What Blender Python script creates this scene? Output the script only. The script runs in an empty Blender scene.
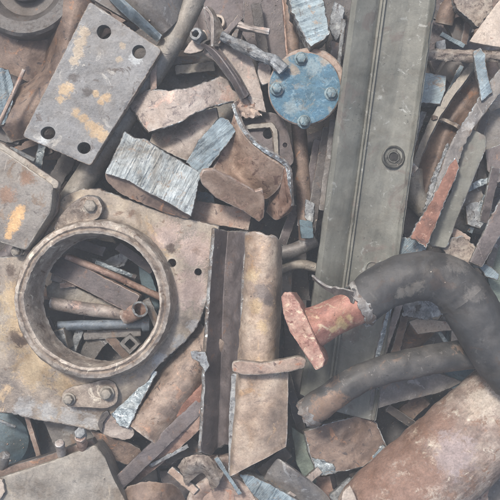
import bpy, math, random
import numpy as np
from mathutils import Vector, noise, Matrix
from mathutils.geometry import delaunay_2d_cdt

# ------------------------------------------------------------ camera, sky, sun
K = 0.002            # metres per photo pixel at the height of the middle of the heap
H = 900.0            # camera height above that level, in the same pixel unit
sc = bpy.context.scene
COL = sc.collection
cam = bpy.data.cameras.new("camera"); camo = bpy.data.objects.new("camera", cam)
COL.objects.link(camo); camo.location = (0, 0, H * K)
cam.sensor_width = 36; cam.lens = 18.0 / (250.0 / H); cam.clip_start = .05; cam.clip_end = 50
sc.camera = camo
W_ = bpy.data.worlds.new("World"); sc.world = W_; W_.use_nodes = True
wn = W_.node_tree.nodes; wl = W_.node_tree.links
sky = wn.new("ShaderNodeTexSky"); sky.sky_type = 'NISHITA'; sky.sun_disc = False
SUN_EL, SUN_AZ = 58, -35      # azimuth measured from the picture's up direction, clockwise
sky.sun_elevation = math.radians(SUN_EL); sky.sun_rotation = math.radians(SUN_AZ)
sky.air_density = 1.0; sky.dust_density = 4.0; sky.ozone_density = 1.0
bg = wn["Background"]; wl.new(sky.outputs[0], bg.inputs[0]); bg.inputs[1].default_value = 0.125
sun = bpy.data.lights.new("sun", 'SUN'); sun.energy = 2.4; sun.angle = math.radians(9); sun.color = (1, .95, .88)
suno = bpy.data.objects.new("sun", sun); COL.objects.link(suno)
az, el = math.radians(SUN_AZ), math.radians(SUN_EL)
sd = Vector((math.sin(az) * math.cos(el), math.cos(az) * math.cos(el), math.sin(el)))
suno.rotation_euler = sd.to_track_quat('Z', 'Y').to_euler()
sc.view_settings.view_transform = 'Standard'; sc.view_settings.look = 'None'
sc.view_settings.exposure = 0.72; sc.view_settings.gamma = 1
sc.cycles.max_bounces = 6; sc.cycles.filter_width = 1.15

def P(x, y, z):
    """photo pixel at height z (pixel units) -> scene point in pixel units"""
    f = (H - z) / H
    return Vector(((x - 250) * f, (250 - y) * f, z))
# ------------------------------------------------------------ materials
def lin(c):
    r = []
    for v in c:
        v = v / 255.0
        r.append(v / 12.92 if v <= .04045 else ((v + .055) / 1.055) ** 2.4)
    return r
ALB = 0.86
def C4(c):
    r = [v * ALB * w_ for v, w_ in zip(lin(c), (.955, 1.005, 1.0))]; g = .3 * r[0] + .59 * r[1] + .11 * r[2]
    return [v * .9 + g * .1 for v in r] + [1]
_seed = [0]
def mat(name, cols, size=22, patch=None, patch2=None, rough=.56, metal=.3, bump=.38, bsize=2.6,
        streak=None, wear=None, speck=.25, spots=None):
    """cols: three tones; patch: (colour, cover 0-1, size px); streak: (angle deg, amount, width px, length px)"""
    _seed[0] += 1; sd_ = _seed[0] * 7.31
    m = bpy.data.materials.new(name); m.use_nodes = True
    nt = m.node_tree; N = nt.nodes; L = nt.links; b = N["Principled BSDF"]
    tc = N.new("ShaderNodeTexCoord"); mp = N.new("ShaderNodeMapping"); mp.inputs['Location'].default_value = (sd_, sd_ * .7, 0)
    L.new(tc.outputs['Object'], mp.inputs[0]); V = mp.outputs[0]
    def nz(sz, det=6, rg=.6, dist=0, vec=V):
        n = N.new("ShaderNodeTexNoise"); n.inputs['Scale'].default_value = 1 / (K * sz)
        n.inputs['Detail'].default_value = det; n.inputs['Roughness'].default_value = rg; n.inputs['Distortion'].default_value = dist
        L.new(vec, n.inputs['Vector']); return n.outputs[0]
    def ramp(src, stops):
        r = N.new("ShaderNodeValToRGB"); e = r.color_ramp.elements
        while len(e) < len(stops): e.new(.5)
        for i, (p, c) in enumerate(stops):
            e[i].position = p; e[i].color = c
        L.new(src, r.inputs[0]); return r.outputs[0]
    def mix(f, a, c, mode='MIX'):
        x = N.new("ShaderNodeMix"); x.data_type = 'RGBA'; x.blend_type = mode
        for s, v in ((x.inputs[0], f), (x.inputs[6], a), (x.inputs[7], c)):
            if hasattr(v, 'links'): L.new(v, s)
            else: s.default_value = v
        return x.outputs[2]
    n1 = nz(size, 8, .62, .5)
    col = ramp(n1, [(.33, C4(cols[0])), (.5, C4(cols[1])), (.67, C4(cols[2]))])
    for k, p in enumerate((patch, patch2)):
        if not p: continue
        mpp = N.new("ShaderNodeMapping"); mpp.inputs['Location'].default_value = (sd_ * 1.7 + k * 3.1, 2.2, 1)
        L.new(tc.outputs['Object'], mpp.inputs[0])
        n = nz(p[2], 9, .68, .8, mpp.outputs[0])
        t = .5 + (0.5 - p[1]) * .42
        f = ramp(n, [(t - .025, (0, 0, 0, 1)), (t + .035, (1, 1, 1, 1))])
        col = mix(f, col, C4(p[0]))
    if streak:
        mr = N.new("ShaderNodeMapping"); mr.vector_type = 'TEXTURE'
        mr.inputs['Rotation'].default_value = (0, 0, math.radians(streak[0]))
        mr.inputs['Scale'].default_value = (streak[3] / streak[2], 1, 1)
        L.new(tc.outputs['Object'], mr.inputs[0])
        ns = nz(streak[2], 5, .6, .2, mr.outputs[0])
        s_ = ramp(ns, [(.35, [1 - streak[1]] * 3 + [1]), (.65, [1 + streak[1]] * 3 + [1])])
        col = mix(1.0, col, s_, 'MULTIPLY')
    for sc_col, lst in (spots or ()):          # paint or rust patches that sit at known places
        gp = N.new("ShaderNodeNewGeometry"); wob = nz(9, 10, .86, .4)
        for (sx, sy, sr) in lst:
            pp = P(sx, sy, 20) * K
            vd = N.new("ShaderNodeVectorMath"); vd.operation = 'MULTIPLY_ADD'
            vd.inputs[1].default_value = (1, 1, 0); vd.inputs[2].default_value = (-pp[0], -pp[1], 0)
            L.new(gp.outputs['Position'], vd.inputs[0])
            ln_ = N.new("ShaderNodeVectorMath"); ln_.operation = 'LENGTH'; L.new(vd.outputs[0], ln_.inputs[0])
            ma = N.new("ShaderNodeMath"); ma.operation = 'MULTIPLY_ADD'; L.new(ln_.outputs['Value'], ma.inputs[0]); ma.inputs[1].default_value = .17 / (sr * K)
            L.new(wob, ma.inputs[2])
            f = ramp(ma.outputs[0], [(.63, (.9, .9, .9, 1)), (.67, (.6, .6, .6, 1)), (.73, (0, 0, 0, 1))])
            col = mix(f, col, C4(sc_col))
    # broad brown grime
    g = ramp(nz(42, 7, .66, .6), [(.34, (.72, .64, .57, 1)), (.46, (.98, .96, .94, 1)), (.66, (1.1, 1.12, 1.14, 1))])
    col = mix(1.0 if speck > .12 else .5, col, g, 'MULTIPLY')
    # scratches
    mq = N.new("ShaderNodeMapping"); mq.vector_type = 'TEXTURE'
    mq.inputs['Rotation'].default_value = (0, 0, sd_); mq.inputs['Scale'].default_value = (26, 1, 1)
    L.new(tc.outputs['Object'], mq.inputs[0])
    f = ramp(nz(1.5, 3, .5, 0, mq.outputs[0]), [(.68, (0, 0, 0, 1)), (.78, (.3, .3, .3, 1))])
    col = mix(f, col, C4([min(235, v * 1.28 + 12) for v in cols[2]]))
    # fine grain
    ng = nz(2.1, 6, .75)
    g = ramp(ng, [(.3, [1 - speck] * 3 + [1]), (.7, [1 + speck * .8] * 3 + [1])])
    col = mix(1.0, col, g, 'MULTIPLY')
    nm = nz(9, 4, .6)
    g = ramp(nm, [(.3, [1 - speck * .6] * 3 + [1]), (.7, [1 + speck * .5] * 3 + [1])])
    col = mix(1.0, col, g, 'MULTIPLY')
    # pits, dark freckles
    npit = nz(3.0, 4, .65, .2)
    f = ramp(npit, [(.30, (1, 1, 1, 1)), (.40, (0, 0, 0, 1))])
    pk = ramp(nz(26, 4, .6), [(.5, (0, 0, 0, 1)), (.62, (.8, .8, .8, 1))])
    f = mix(1.0, f, pk, 'MULTIPLY')
    col = mix(f, col, C4([v * .62 for v in cols[0]]))
    # bare metal on worn arrises
    if wear:
        ge = N.new("ShaderNodeNewGeometry")
        wr = ramp(ge.outputs['Pointiness'], [(.53, (0, 0, 0, 1)), (.60, (1, 1, 1, 1))])
        mm = N.new("ShaderNodeMath"); mm.operation = 'MULTIPLY'; L.new(wr, mm.inputs[0])
        wq = ramp(nz(5, 4, .6), [(.38, (0, 0, 0, 1)), (.55, (1, 1, 1, 1))]); L.new(wq, mm.inputs[1])
        col = mix(mm.outputs[0], col, C4(wear))
    L.new(col, b.inputs['Base Color'])
    rr = N.new("ShaderNodeMapRange"); rr.inputs[1].default_value = .3; rr.inputs[2].default_value = .7
    rr.inputs[3].default_value = rough - .14; rr.inputs[4].default_value = min(1, rough + .16)
    L.new(n1, rr.inputs[0]); L.new(rr.outputs[0], b.inputs['Roughness'])
    b.inputs['Metallic'].default_value = metal
    # bump: coarse scale + grain
    ad = N.new("ShaderNodeMath"); ad.operation = 'MULTIPLY_ADD'
    L.new(nz(bsize, 7, .65), ad.inputs[0]); ad.inputs[1].default_value = 1.0
    m2 = N.new("ShaderNodeMath"); m2.operation = 'MULTIPLY'; L.new(ng, m2.inputs[0]); m2.inputs[1].default_value = .45
    L.new(m2.outputs[0], ad.inputs[2])
    src = ad.outputs[0]
    if streak and len(streak) > 4:
        m3 = N.new("ShaderNodeMath"); m3.operation = 'MULTIPLY_ADD'; L.new(ns, m3.inputs[0]); m3.inputs[1].default_value = streak[4]
        L.new(src, m3.inputs[2]); src = m3.outputs[0]
    bp = N.new("ShaderNodeBump"); bp.inputs['Strength'].default_value = bump; bp.inputs['Distance'].default_value = .002
    L.new(src, bp.inputs['Height']); L.new(bp.outputs[0], b.inputs['Normal'])
    return m

M = {}
M['plate'] = mat('grey_plate_steel', [(104,103,105),(126,123,123),(148,143,140)], 40, ((162,156,150), .25, 20), ((92,82,78), .2, 14), streak=(60,.06,3,30), bump=.35, spots=[((166,148,128), [(86,36,5),(83,46,5),(81,56,5),(77,64,4),(125,50,3),(122,62,3)]), ((182,154,120), [(68,92,6),(64,102,3.5),(74,90,3),(98,96,3),(108,100,4),(104,104,3),(78,114,3.5),(86,120,4),(92,126,4.5),(99,132,6),(105,137,5)]), ((78,70,68), [(90,94,4),(76,80,4)]), ((176,176,176), [(138,62,5),(46,142,4)])])
M['plate2'] = mat('grey_brown_plate', [(100,94,92),(122,115,111),(144,135,128)], 28, ((134,110,92), .24, 20), ((150,146,144), .25, 14))
M['tan'] = mat('tan_cast_iron', [(118,106,98),(150,135,122),(178,161,142)], 34, ((184,156,124), .24, 30), ((126,102,86), .22, 12), bump=.5, bsize=3.2, wear=(212,204,196), spots=[((168,164,162), [(20,411,9),(44,416,9),(66,420,9),(88,424,8),(196,328,7),(180,344,7),(160,362,7),(204,300,6)]), ((186,160,126), [(22,330,20),(12,300,14),(30,370,16),(60,385,10)]), ((176,152,142), [(190,290,16),(196,250,14),(165,235,12)]), ((92,74,64), [(12,338,7),(20,342,5),(8,270,5),(170,248,4)])])
M['flface'] = mat('worn_red_flange_edge', [(138,92,82),(168,126,112),(196,164,146)], 10, ((200,176,152), .34, 7), ((136,88,78), .3, 6))
M['post'] = mat('cream_pink_post', [(138,118,104),(172,148,130),(198,176,156)], 26, ((192,160,128), .24, 18), ((138,118,106), .2, 12), bump=.45, bsize=3, wear=(214,204,196), spots=[((124,112,108), [(262,292,8),(268,300,5)]), ((196,168,132), [(252,275,6),(256,305,6),(262,325,5)])])
M['tanring'] = mat('tan_ring_iron', [(112,96,86),(152,135,122),(184,166,150)], 14, ((112,88,72), .28, 11), ((206,190,172), .24, 12), bump=.55, bsize=3.2, wear=(212,200,188))
M['brown'] = mat('brown_rusty_steel', [(92,74,66),(122,100,88),(150,126,110)], 22, ((150,108,80), .24, 16), ((84,72,70), .25, 10), wear=(160,145,132))
M['brownp'] = mat('brown_pink_rust', [(128,104,92),(156,130,116),(182,158,142)], 24, ((164,116,92), .26, 16), ((112,92,86), .24, 10), wear=(205,192,182))
M['dark'] = mat('dark_brown_steel', [(72,65,63),(90,82,78),(110,100,94)], 24, ((112,84,68), .2, 12), ((108,108,110), .18, 10), wear=(130,125,122))
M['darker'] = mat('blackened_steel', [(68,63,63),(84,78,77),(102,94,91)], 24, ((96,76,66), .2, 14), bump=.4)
M['purple'] = mat('purple_brown_steel', [(82,73,73),(102,91,90),(124,111,109)], 26, ((126,98,84), .2, 14), ((84,72,72), .2, 9), wear=(150,146,146))
M['pink'] = mat('pink_grey_scale', [(132,117,109),(162,146,137),(188,172,161)], 22, ((184,152,138), .25, 18), ((112,98,96), .26, 12), wear=(206,202,200))
M['web'] = mat('dusty_rust_web', [(126,100,84),(158,128,108),(186,158,138)], 24, ((186,150,130), .3, 16), ((116,86,74), .26, 12), bump=.3, wear=(214,196,184))
M['rim'] = mat('dragged_torch_rim', [(96,96,100),(156,158,160),(222,226,226)], 5, ((120,104,94), .3, 9), rough=.5, metal=.35, bump=.6, bsize=3, streak=(30, .45, 2.2, 14, 1.6))
M['thick'] = mat('tan_brown_round_bar', [(118,98,86),(148,126,112),(174,152,136)], 20, ((168,132,110), .3, 14), ((104,86,78), .3, 10), streak=(50,.12,4,50), wear=(196,184,172))
M['rust'] = mat('warm_rust', [(124,92,78),(154,120,104),(180,150,134)], 20, ((190,158,140), .27, 14), ((98,74,68), .26, 10), wear=(196,182,172))
M['red'] = mat('red_rust', [(96,64,54),(130,86,70),(156,110,92)], 20, ((98,70,64), .26, 14), ((190,150,132), .2, 8))
M['redpaint'] = mat('faded_red_paint', [(146,96,84),(170,116,102),(190,142,126)], 14, ((198,172,146), .30, 9), ((130,92,84), .24, 8), wear=(210,180,168), spots=[((204,178,134), [(333,316,4),(327,323,3),(341,312,3),(337,320,3)])])
M['cut'] = mat('bright_cut_steel', [(108,118,124),(150,158,162),(192,198,202)], 7, ((92,100,108), .3, 8), ((222,226,228), .3, 6), rough=.4, metal=.55, bump=.8, bsize=3)
M['cutd'] = mat('dull_cut_steel', [(100,102,106),(142,142,144),(184,184,184)], 8, ((90,84,84), .32, 8), rough=.55, metal=.3, bump=.8, bsize=3)
M['edge'] = mat('torn_bright_edge', [(92,84,80),(128,124,122),(178,180,180)], 14, ((108,94,84), .42, 14), ((200,206,208), .26, 6), rough=.55, metal=.25, bump=.7, bsize=3)
M['edged'] = mat('torn_dull_edge', [(96,86,80),(130,122,118),(174,170,166)], 12, ((108,90,80), .4, 14), rough=.6, metal=.2, bump=.7, bsize=3)
M['tanedge'] = mat('tan_edge_crust', [(116,100,92),(150,134,122),(182,168,154)], 8, ((100,84,76), .3, 6), bump=.8, bsize=3)
def striped(name, ang, a=.26, cols=None):
    return mat(name, cols or [(138,143,145),(168,172,172),(196,198,197)], 16, ((128,130,132), .24, 9), ((168,152,138), .24, 12), rough=.6, metal=.15, bump=.6, bsize=4, streak=(ang, a, 1.25, 70, 1.6))
M['sawn'] = striped('torch_cut_face', 66)
M['sawnb'] = striped('bluish_cut_face', 20, .12, [(134,148,156),(156,170,176),(184,194,198)])
M['sawnc'] = striped('crusty_cut_face', 45, .16, [(92,104,114),(122,136,144),(158,170,176)])
M['green'] = mat('greenish_grey_channel', [(98,96,88),(118,115,106),(137,133,123)], 60, ((116,106,98), .28, 30), ((156,154,148), .2, 12), rough=.55, metal=.25, bump=.2, speck=.12, streak=(81,.08,4,120))
M['black'] = mat('blackened_pipe', [(62,60,61),(78,75,75),(95,91,90)], 34, ((100,96,93), .18, 14), ((80,70,66), .28, 24), rough=.62, bump=.3, speck=.18, spots=[((122,114,106), [(402,283,5),(388,290,4),(396,288,4)]), ((112,106,102), [(455,290,7),(440,262,8)])])
M['black2'] = mat('black_brown_pipe', [(70,67,68),(88,82,82),(106,98,95)], 26, ((122,100,84), .22, 22), ((126,120,116), .18, 9), rough=.6, bump=.3, speck=.15)
M['hole_shade'] = mat('painted_hole_shade', [(26,24,24),(34,32,31),(46,42,40)], 6)  # near-black colour that paints the shade inside the threaded hole
M['hole'] = mat('greasy_dark_thread', [(62,60,56),(82,78,72),(102,98,90)], 10, rough=.45, metal=.4)
M['blue'] = mat('blue_painted_flange', [(54,90,110),(70,110,132),(98,130,144)], 20, ((122,130,132), .3, 12), ((104,134,150), .36, 8), bump=.5, speck=.24, spots=[((150,136,122), [(276,90,6),(292,74,5),(280,68,7),(322,66,5)]), ((130,146,152), [(312,70,7),(290,110,6)])])
M['teal'] = mat('teal_painted_drum', [(66,80,88),(80,98,106),(98,116,122)], 26, ((80,88,92), .3, 20))
M['barrel'] = mat('mottled_rusty_pipe', [(116,92,82),(154,132,120),(186,168,154)], 26, ((196,182,166), .27, 11), ((146,114,96), .30, 14), bump=.7, bsize=3.6, rough=.74, metal=.1, streak=(44,.14,3,24), speck=.34, spots=[((140,106,90), [(372,462,24),(396,440,20),(360,478,20),(430,420,16),(420,466,16),(400,486,18)]), ((192,176,162), [(478,396,12)]), ((166,148,146), [(446,446,16)])])
M['box'] = mat('dull_tan_casting', [(122,114,106),(146,136,126),(166,156,145)], 34, ((164,150,134), .24, 24), ((104,96,92), .2, 12), streak=(80,.1,5,40), bump=.35)
M['palet'] = mat('pale_tan_plate', [(158,140,128),(180,162,148),(198,180,166)], 30, ((148,120,106), .22, 14), streak=(20,.07,4,40))
M['soil'] = mat('dirt_and_rust_flakes', [(58,52,50),(76,68,64),(96,86,80)], 14, ((112,84,68), .25, 8), bump=1, bsize=5)

# ------------------------------------------------------------ geometry helpers
def fn(x, y, z=0., o=3):
    return noise.fractal(Vector((x, y, z)), 1.0, 2.1, o)
_r = random.Random(5)

def make(name, verts, faces, mats, fm=None, smooth=35, parent=None):
    v = np.array([tuple(q) for q in verts], dtype=float)
    o_ = np.array([(v[:, 0].min() + v[:, 0].max()) / 2, (v[:, 1].min() + v[:, 1].max()) / 2, v[:, 2].min()])
    me = bpy.data.meshes.new(name)
    me.from_pydata(((v - o_) * K).tolist(), [], faces)
    for m in mats: me.materials.append(m)
    if fm is not None: me.polygons.foreach_set('material_index', fm)
    me.polygons.foreach_set('use_smooth', [True] * len(me.polygons))
    me.update(); me.set_sharp_from_angle(angle=math.radians(smooth))
    ob = bpy.data.objects.new(name, me); COL.objects.link(ob)
    w = Vector(o_ * K)
    if parent is not None:
        ob.parent = parent
        p = parent; base = Vector((0, 0, 0))
        while p is not None: base += p.location; p = p.parent
        w = w - base
    ob.location = w
    return ob
def tag(o, label, cat=None, group=None):
    o['label'] = label
    if cat: o['category'] = cat
    if group: o['group'] = group
    return o
def thing(name, label, cat, at, group=None):
    e = bpy.data.objects.new(name, None); COL.objects.link(e); e.location = P(*at) * K
    e.empty_display_size = .02
    return tag(e, label, cat, group)

def inside(poly, pts):
    x = pts[:, 0]; y = pts[:, 1]; r = np.zeros(len(pts), bool); n = len(poly); j = n - 1
    for i in range(n):
        xi, yi = poly[i]; xj, yj = poly[j]
        c = ((yi > y) != (yj > y)) & (x < (xj - xi) * (y - yi) / ((yj - yi) or 1e-9) + xi)
        r ^= c; j = i
    return r
def resample(poly, step, rad=0):
    P_ = [np.array(p[:2], float) for p in poly]
    if rad:
        q = []
        n = len(P_)
        for i in range(n):
            a, b, c = P_[i - 1], P_[i], P_[(i + 1) % n]
            da, dc = a - b, c - b
            la, lc = np.linalg.norm(da), np.linalg.norm(dc)
            r1, r2 = min(rad, la * .45), min(rad, lc * .45)
            s, e = b + da / la * r1, b + dc / lc * r2
            for t in (0, .33, .67, 1): q.append((1 - t) ** 2 * s + 2 * t * (1 - t) * b + t * t * e)
        P_ = q
    out = []
    n = len(P_)
    for i in range(n):
        a, b = P_[i], P_[(i + 1) % n]
        k = max(1, int(round(np.linalg.norm(b - a) / step)))
        for t in range(k): out.append(a + (b - a) * t / k)
    return np.array(out)

def slab(name, poly, z, t, m, em=None, tilt=(0, 0), curve=None, holes=(), jag=.6, rad=0, bev=1.0, grid=3.2,
         relief=.5, parent=None, ridges=None, seed=None, smooth=28, striae=0):
    """A plate: outline in photo pixels, top at height z (+tilt, +curve), thickness t."""
    sd_ = _r.random() * 50 if seed is None else seed
    em = {M['cut']: M['edge'], M['cutd']: M['edged']}.get(em, em); bev *= .62; jag *= .8
    step = 2.0 if grid > 2 else 1.5
    c = np.mean(np.array([p[:2] for p in poly], float), axis=0)
    def hz(x, y): return z + tilt[0] * (x - c[0]) + tilt[1] * (y - c[1]) + (curve(x, y) if curve else 0)
    O = resample(poly, step, rad)
    area = sum(O[i - 1][0] * O[i][1] - O[i][0] * O[i - 1][1] for i in range(len(O)))
    if area < 0: O = O[::-1]
    def normals(O):
        d = np.roll(O, -1, 0) - np.roll(O, 1, 0); l = np.linalg.norm(d, axis=1)[:, None] + 1e-9
        d = d / l; return np.stack([d[:, 1], -d[:, 0]], 1)
    nrm = normals(O)
    if jag:
        for i, (x, y) in enumerate(O.copy()):
            am = max(0, min(1.6, .7 + 2.2 * noise.noise(Vector((x / 16, y / 16, sd_ + 3)))))
            O[i] += nrm[i] * jag * (1.1 * fn(x / 13 + sd_, y / 13, 1) + 1.2 * am * fn(x / 3.4, y / 3.4 + sd_, 2, 2))
    loops = [O]
    for h in holes:
        hx, hy, hr = h[:3]; ry = h[3] if len(h) > 3 else hr
        k = max(12, int(2 * math.pi * hr / 2))
        a = np.linspace(0, 2 * math.pi, k, endpoint=False)
        ww = np.array([1 + .03 * fn(math.cos(q) * 1.5 + hx, math.sin(q) * 1.5, 4) for q in a])
        loops.append(np.stack([hx + hr * ww * np.cos(a), hy + ry * ww * np.sin(a)], 1)[::-1])
    mn, mx = O.min(0), O.max(0)
    g = np.array([(x + _r.uniform(-.25, .25) * grid + (grid / 2 if (j % 2) else 0), y + _r.uniform(-.2, .2) * grid) for j, y in enumerate(np.arange(mn[1], mx[1], grid * .9)) for x in np.arange(mn[0], mx[0], grid)])
    if len(g):
        keep = inside(O, g)
        for l in loops[1:]: keep &= ~inside(l, g)
        for l in loops:
            dmin = np.full(len(g), 1e9)
            for q in l: dmin = np.minimum(dmin, ((g - q) ** 2).sum(1))
            keep &= dmin > (min(grid, 2.6) * .6) ** 2
        g = g[keep]
    pts = []; edges = []
    for l in loops:
        s = len(pts); pts += [tuple(q) for q in l]; k = len(l)
        edges += [(s + i, s + (i + 1) % k) for i in range(k)]
    nb = len(pts)
    pts += [tuple(q) for q in g]
    res = delaunay_2d_cdt([Vector(p) for p in pts], edges, [], 0, 1e-4, True)
    V2, F, orig = res[0], res[2], res[3]
    V2 = np.array([tuple(v) for v in V2]); cen = np.array([V2[list(f)].mean(0) for f in F])
    keep = inside(O, cen)
    for l in loops[1:]: keep &= ~inside(l, cen)
    F = [tuple(f) for f, k in zip(F, keep) if k]
    used = sorted({i for f in F for i in f}); remap = {u: i for i, u in enumerate(used)}
    F = [tuple(remap[i] for i in f) for f in F]; V2 = V2[used]
    # plane normal from the tilt, in scene space
    p0, p1, p2 = P(c[0], c[1], hz(*c)), P(c[0] + 10, c[1], hz(c[0] + 10, c[1])), P(c[0], c[1] - 10, hz(c[0], c[1] - 10))
    nn = (p1 - p0).cross(p2 - p0).normalized()
    ca = math.cos(math.radians(ridges[0])) if ridges else 0; sa = math.sin(math.radians(ridges[0])) if ridges else 0
    def top(x, y):
        dz = relief * (.9 * fn(x / 26 + sd_, y / 26, 3) + .22 * fn(x / 5, y / 5 + sd_, 6))
        if ridges:
            u = (-sa * x + ca * y) ; w = (ca * x + sa * y)
            dz += ridges[1] * (noise.noise(Vector((u / ridges[2] + .25 * fn(u / 12, w / 22, 2), w / 60, sd_))) + .5 * noise.noise(Vector((u / ridges[2] * 2.1, w / 25, sd_ + 9))))
        return P(x, y, hz(x, y)) + nn * dz
    vs = [top(x, y) for x, y in V2]; nt = len(vs)
    bt = [P(x, y, hz(x, y)) - nn * t for x, y in V2]
    verts = vs + bt
    faces = []; fm = []
    def orient(f):
        a, b_, c_ = V2[f[0]], V2[f[1]], V2[f[2]]
        return f if (b_[0] - a[0]) * (c_[1] - a[1]) - (b_[1] - a[1]) * (c_[0] - a[0]) < 0 else f[::-1]
    F = [orient(f) for f in F]
    for f in F:
        faces.append(f); fm.append(0)
        faces.append(tuple(i + nt for i in f[::-1])); fm.append(0)
    # boundary walls
    ec = {}
    for f in F:
        for i in range(3):
            a, b_ = f[i], f[(i + 1) % 3]
            ec[(a, b_)] = True
    bd = {a: b_ for (a, b_) in ec if (b_, a) not in ec}
    done = set()
    for st in list(bd):
        if st in done: continue
        loop = [st]; done.add(st); cur = bd[st]
        while cur != st and cur in bd and cur not in done:
            loop.append(cur); done.add(cur); cur = bd[cur]
        k = len(loop)
        if k < 3: continue
        L2 = V2[loop]; d = np.roll(L2, -1, 0) - np.roll(L2, 1, 0); d /= (np.linalg.norm(d, axis=1)[:, None] + 1e-9)
        # interior lies so that outward = left/right: F is clockwise in image coords (y down)
        on = np.stack([-d[:, 1], d[:, 0]], 1)
        tstp = L2[:, :] + on * .6
        probe = inside(O, tstp)
        for l in loops[1:]: probe &= ~inside(l, tstp)
        if probe.mean() > .5: on = -on
        nrows = max(1, min(5, int(t / 4)))
        rows = [[i for i in loop]]
        ishole = k < 60 and len(loops) > 1 and not (abs(L2.min(0) - O.min(0)).max() < 3)
        prof = [(.35 * bev, .75 * bev), (bev, bev)] + [(bev + (t - bev) * (q + 1) / (nrows + 1), bev) for q in range(nrows)]
        for dep, off in prof:
            row = []
            for i in range(k):
                x, y = L2[i]
                w = off * (1 if not ishole else .5) + (jag * .9 * fn(x / 3 + sd_, y / 3, dep / 5) if not ishole else 0) \
                    + (striae * noise.noise(Vector((x / 2.2, y / 2.2, dep / 40 + sd_))) if striae and not ishole else 0)
                base = P(x, y, hz(x, y)) - nn * dep
                verts.append(base + Vector((on[i][0] * w, -on[i][1] * w, 0))); row.append(len(verts) - 1)
            rows.append(row)
        rows.append([i + nt for i in loop])
        for r_ in range(len(rows) - 1):
            for i in range(k):
                j = (i + 1) % k
                faces.append((rows[r_][j], rows[r_][i], rows[r_ + 1][i], rows[r_ + 1][j]))
                fm.append((1 if not ishole else 0) if em else 0)
    return make(name, verts, faces, [m] + ([em] if em else []), fm, smooth, parent)

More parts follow.
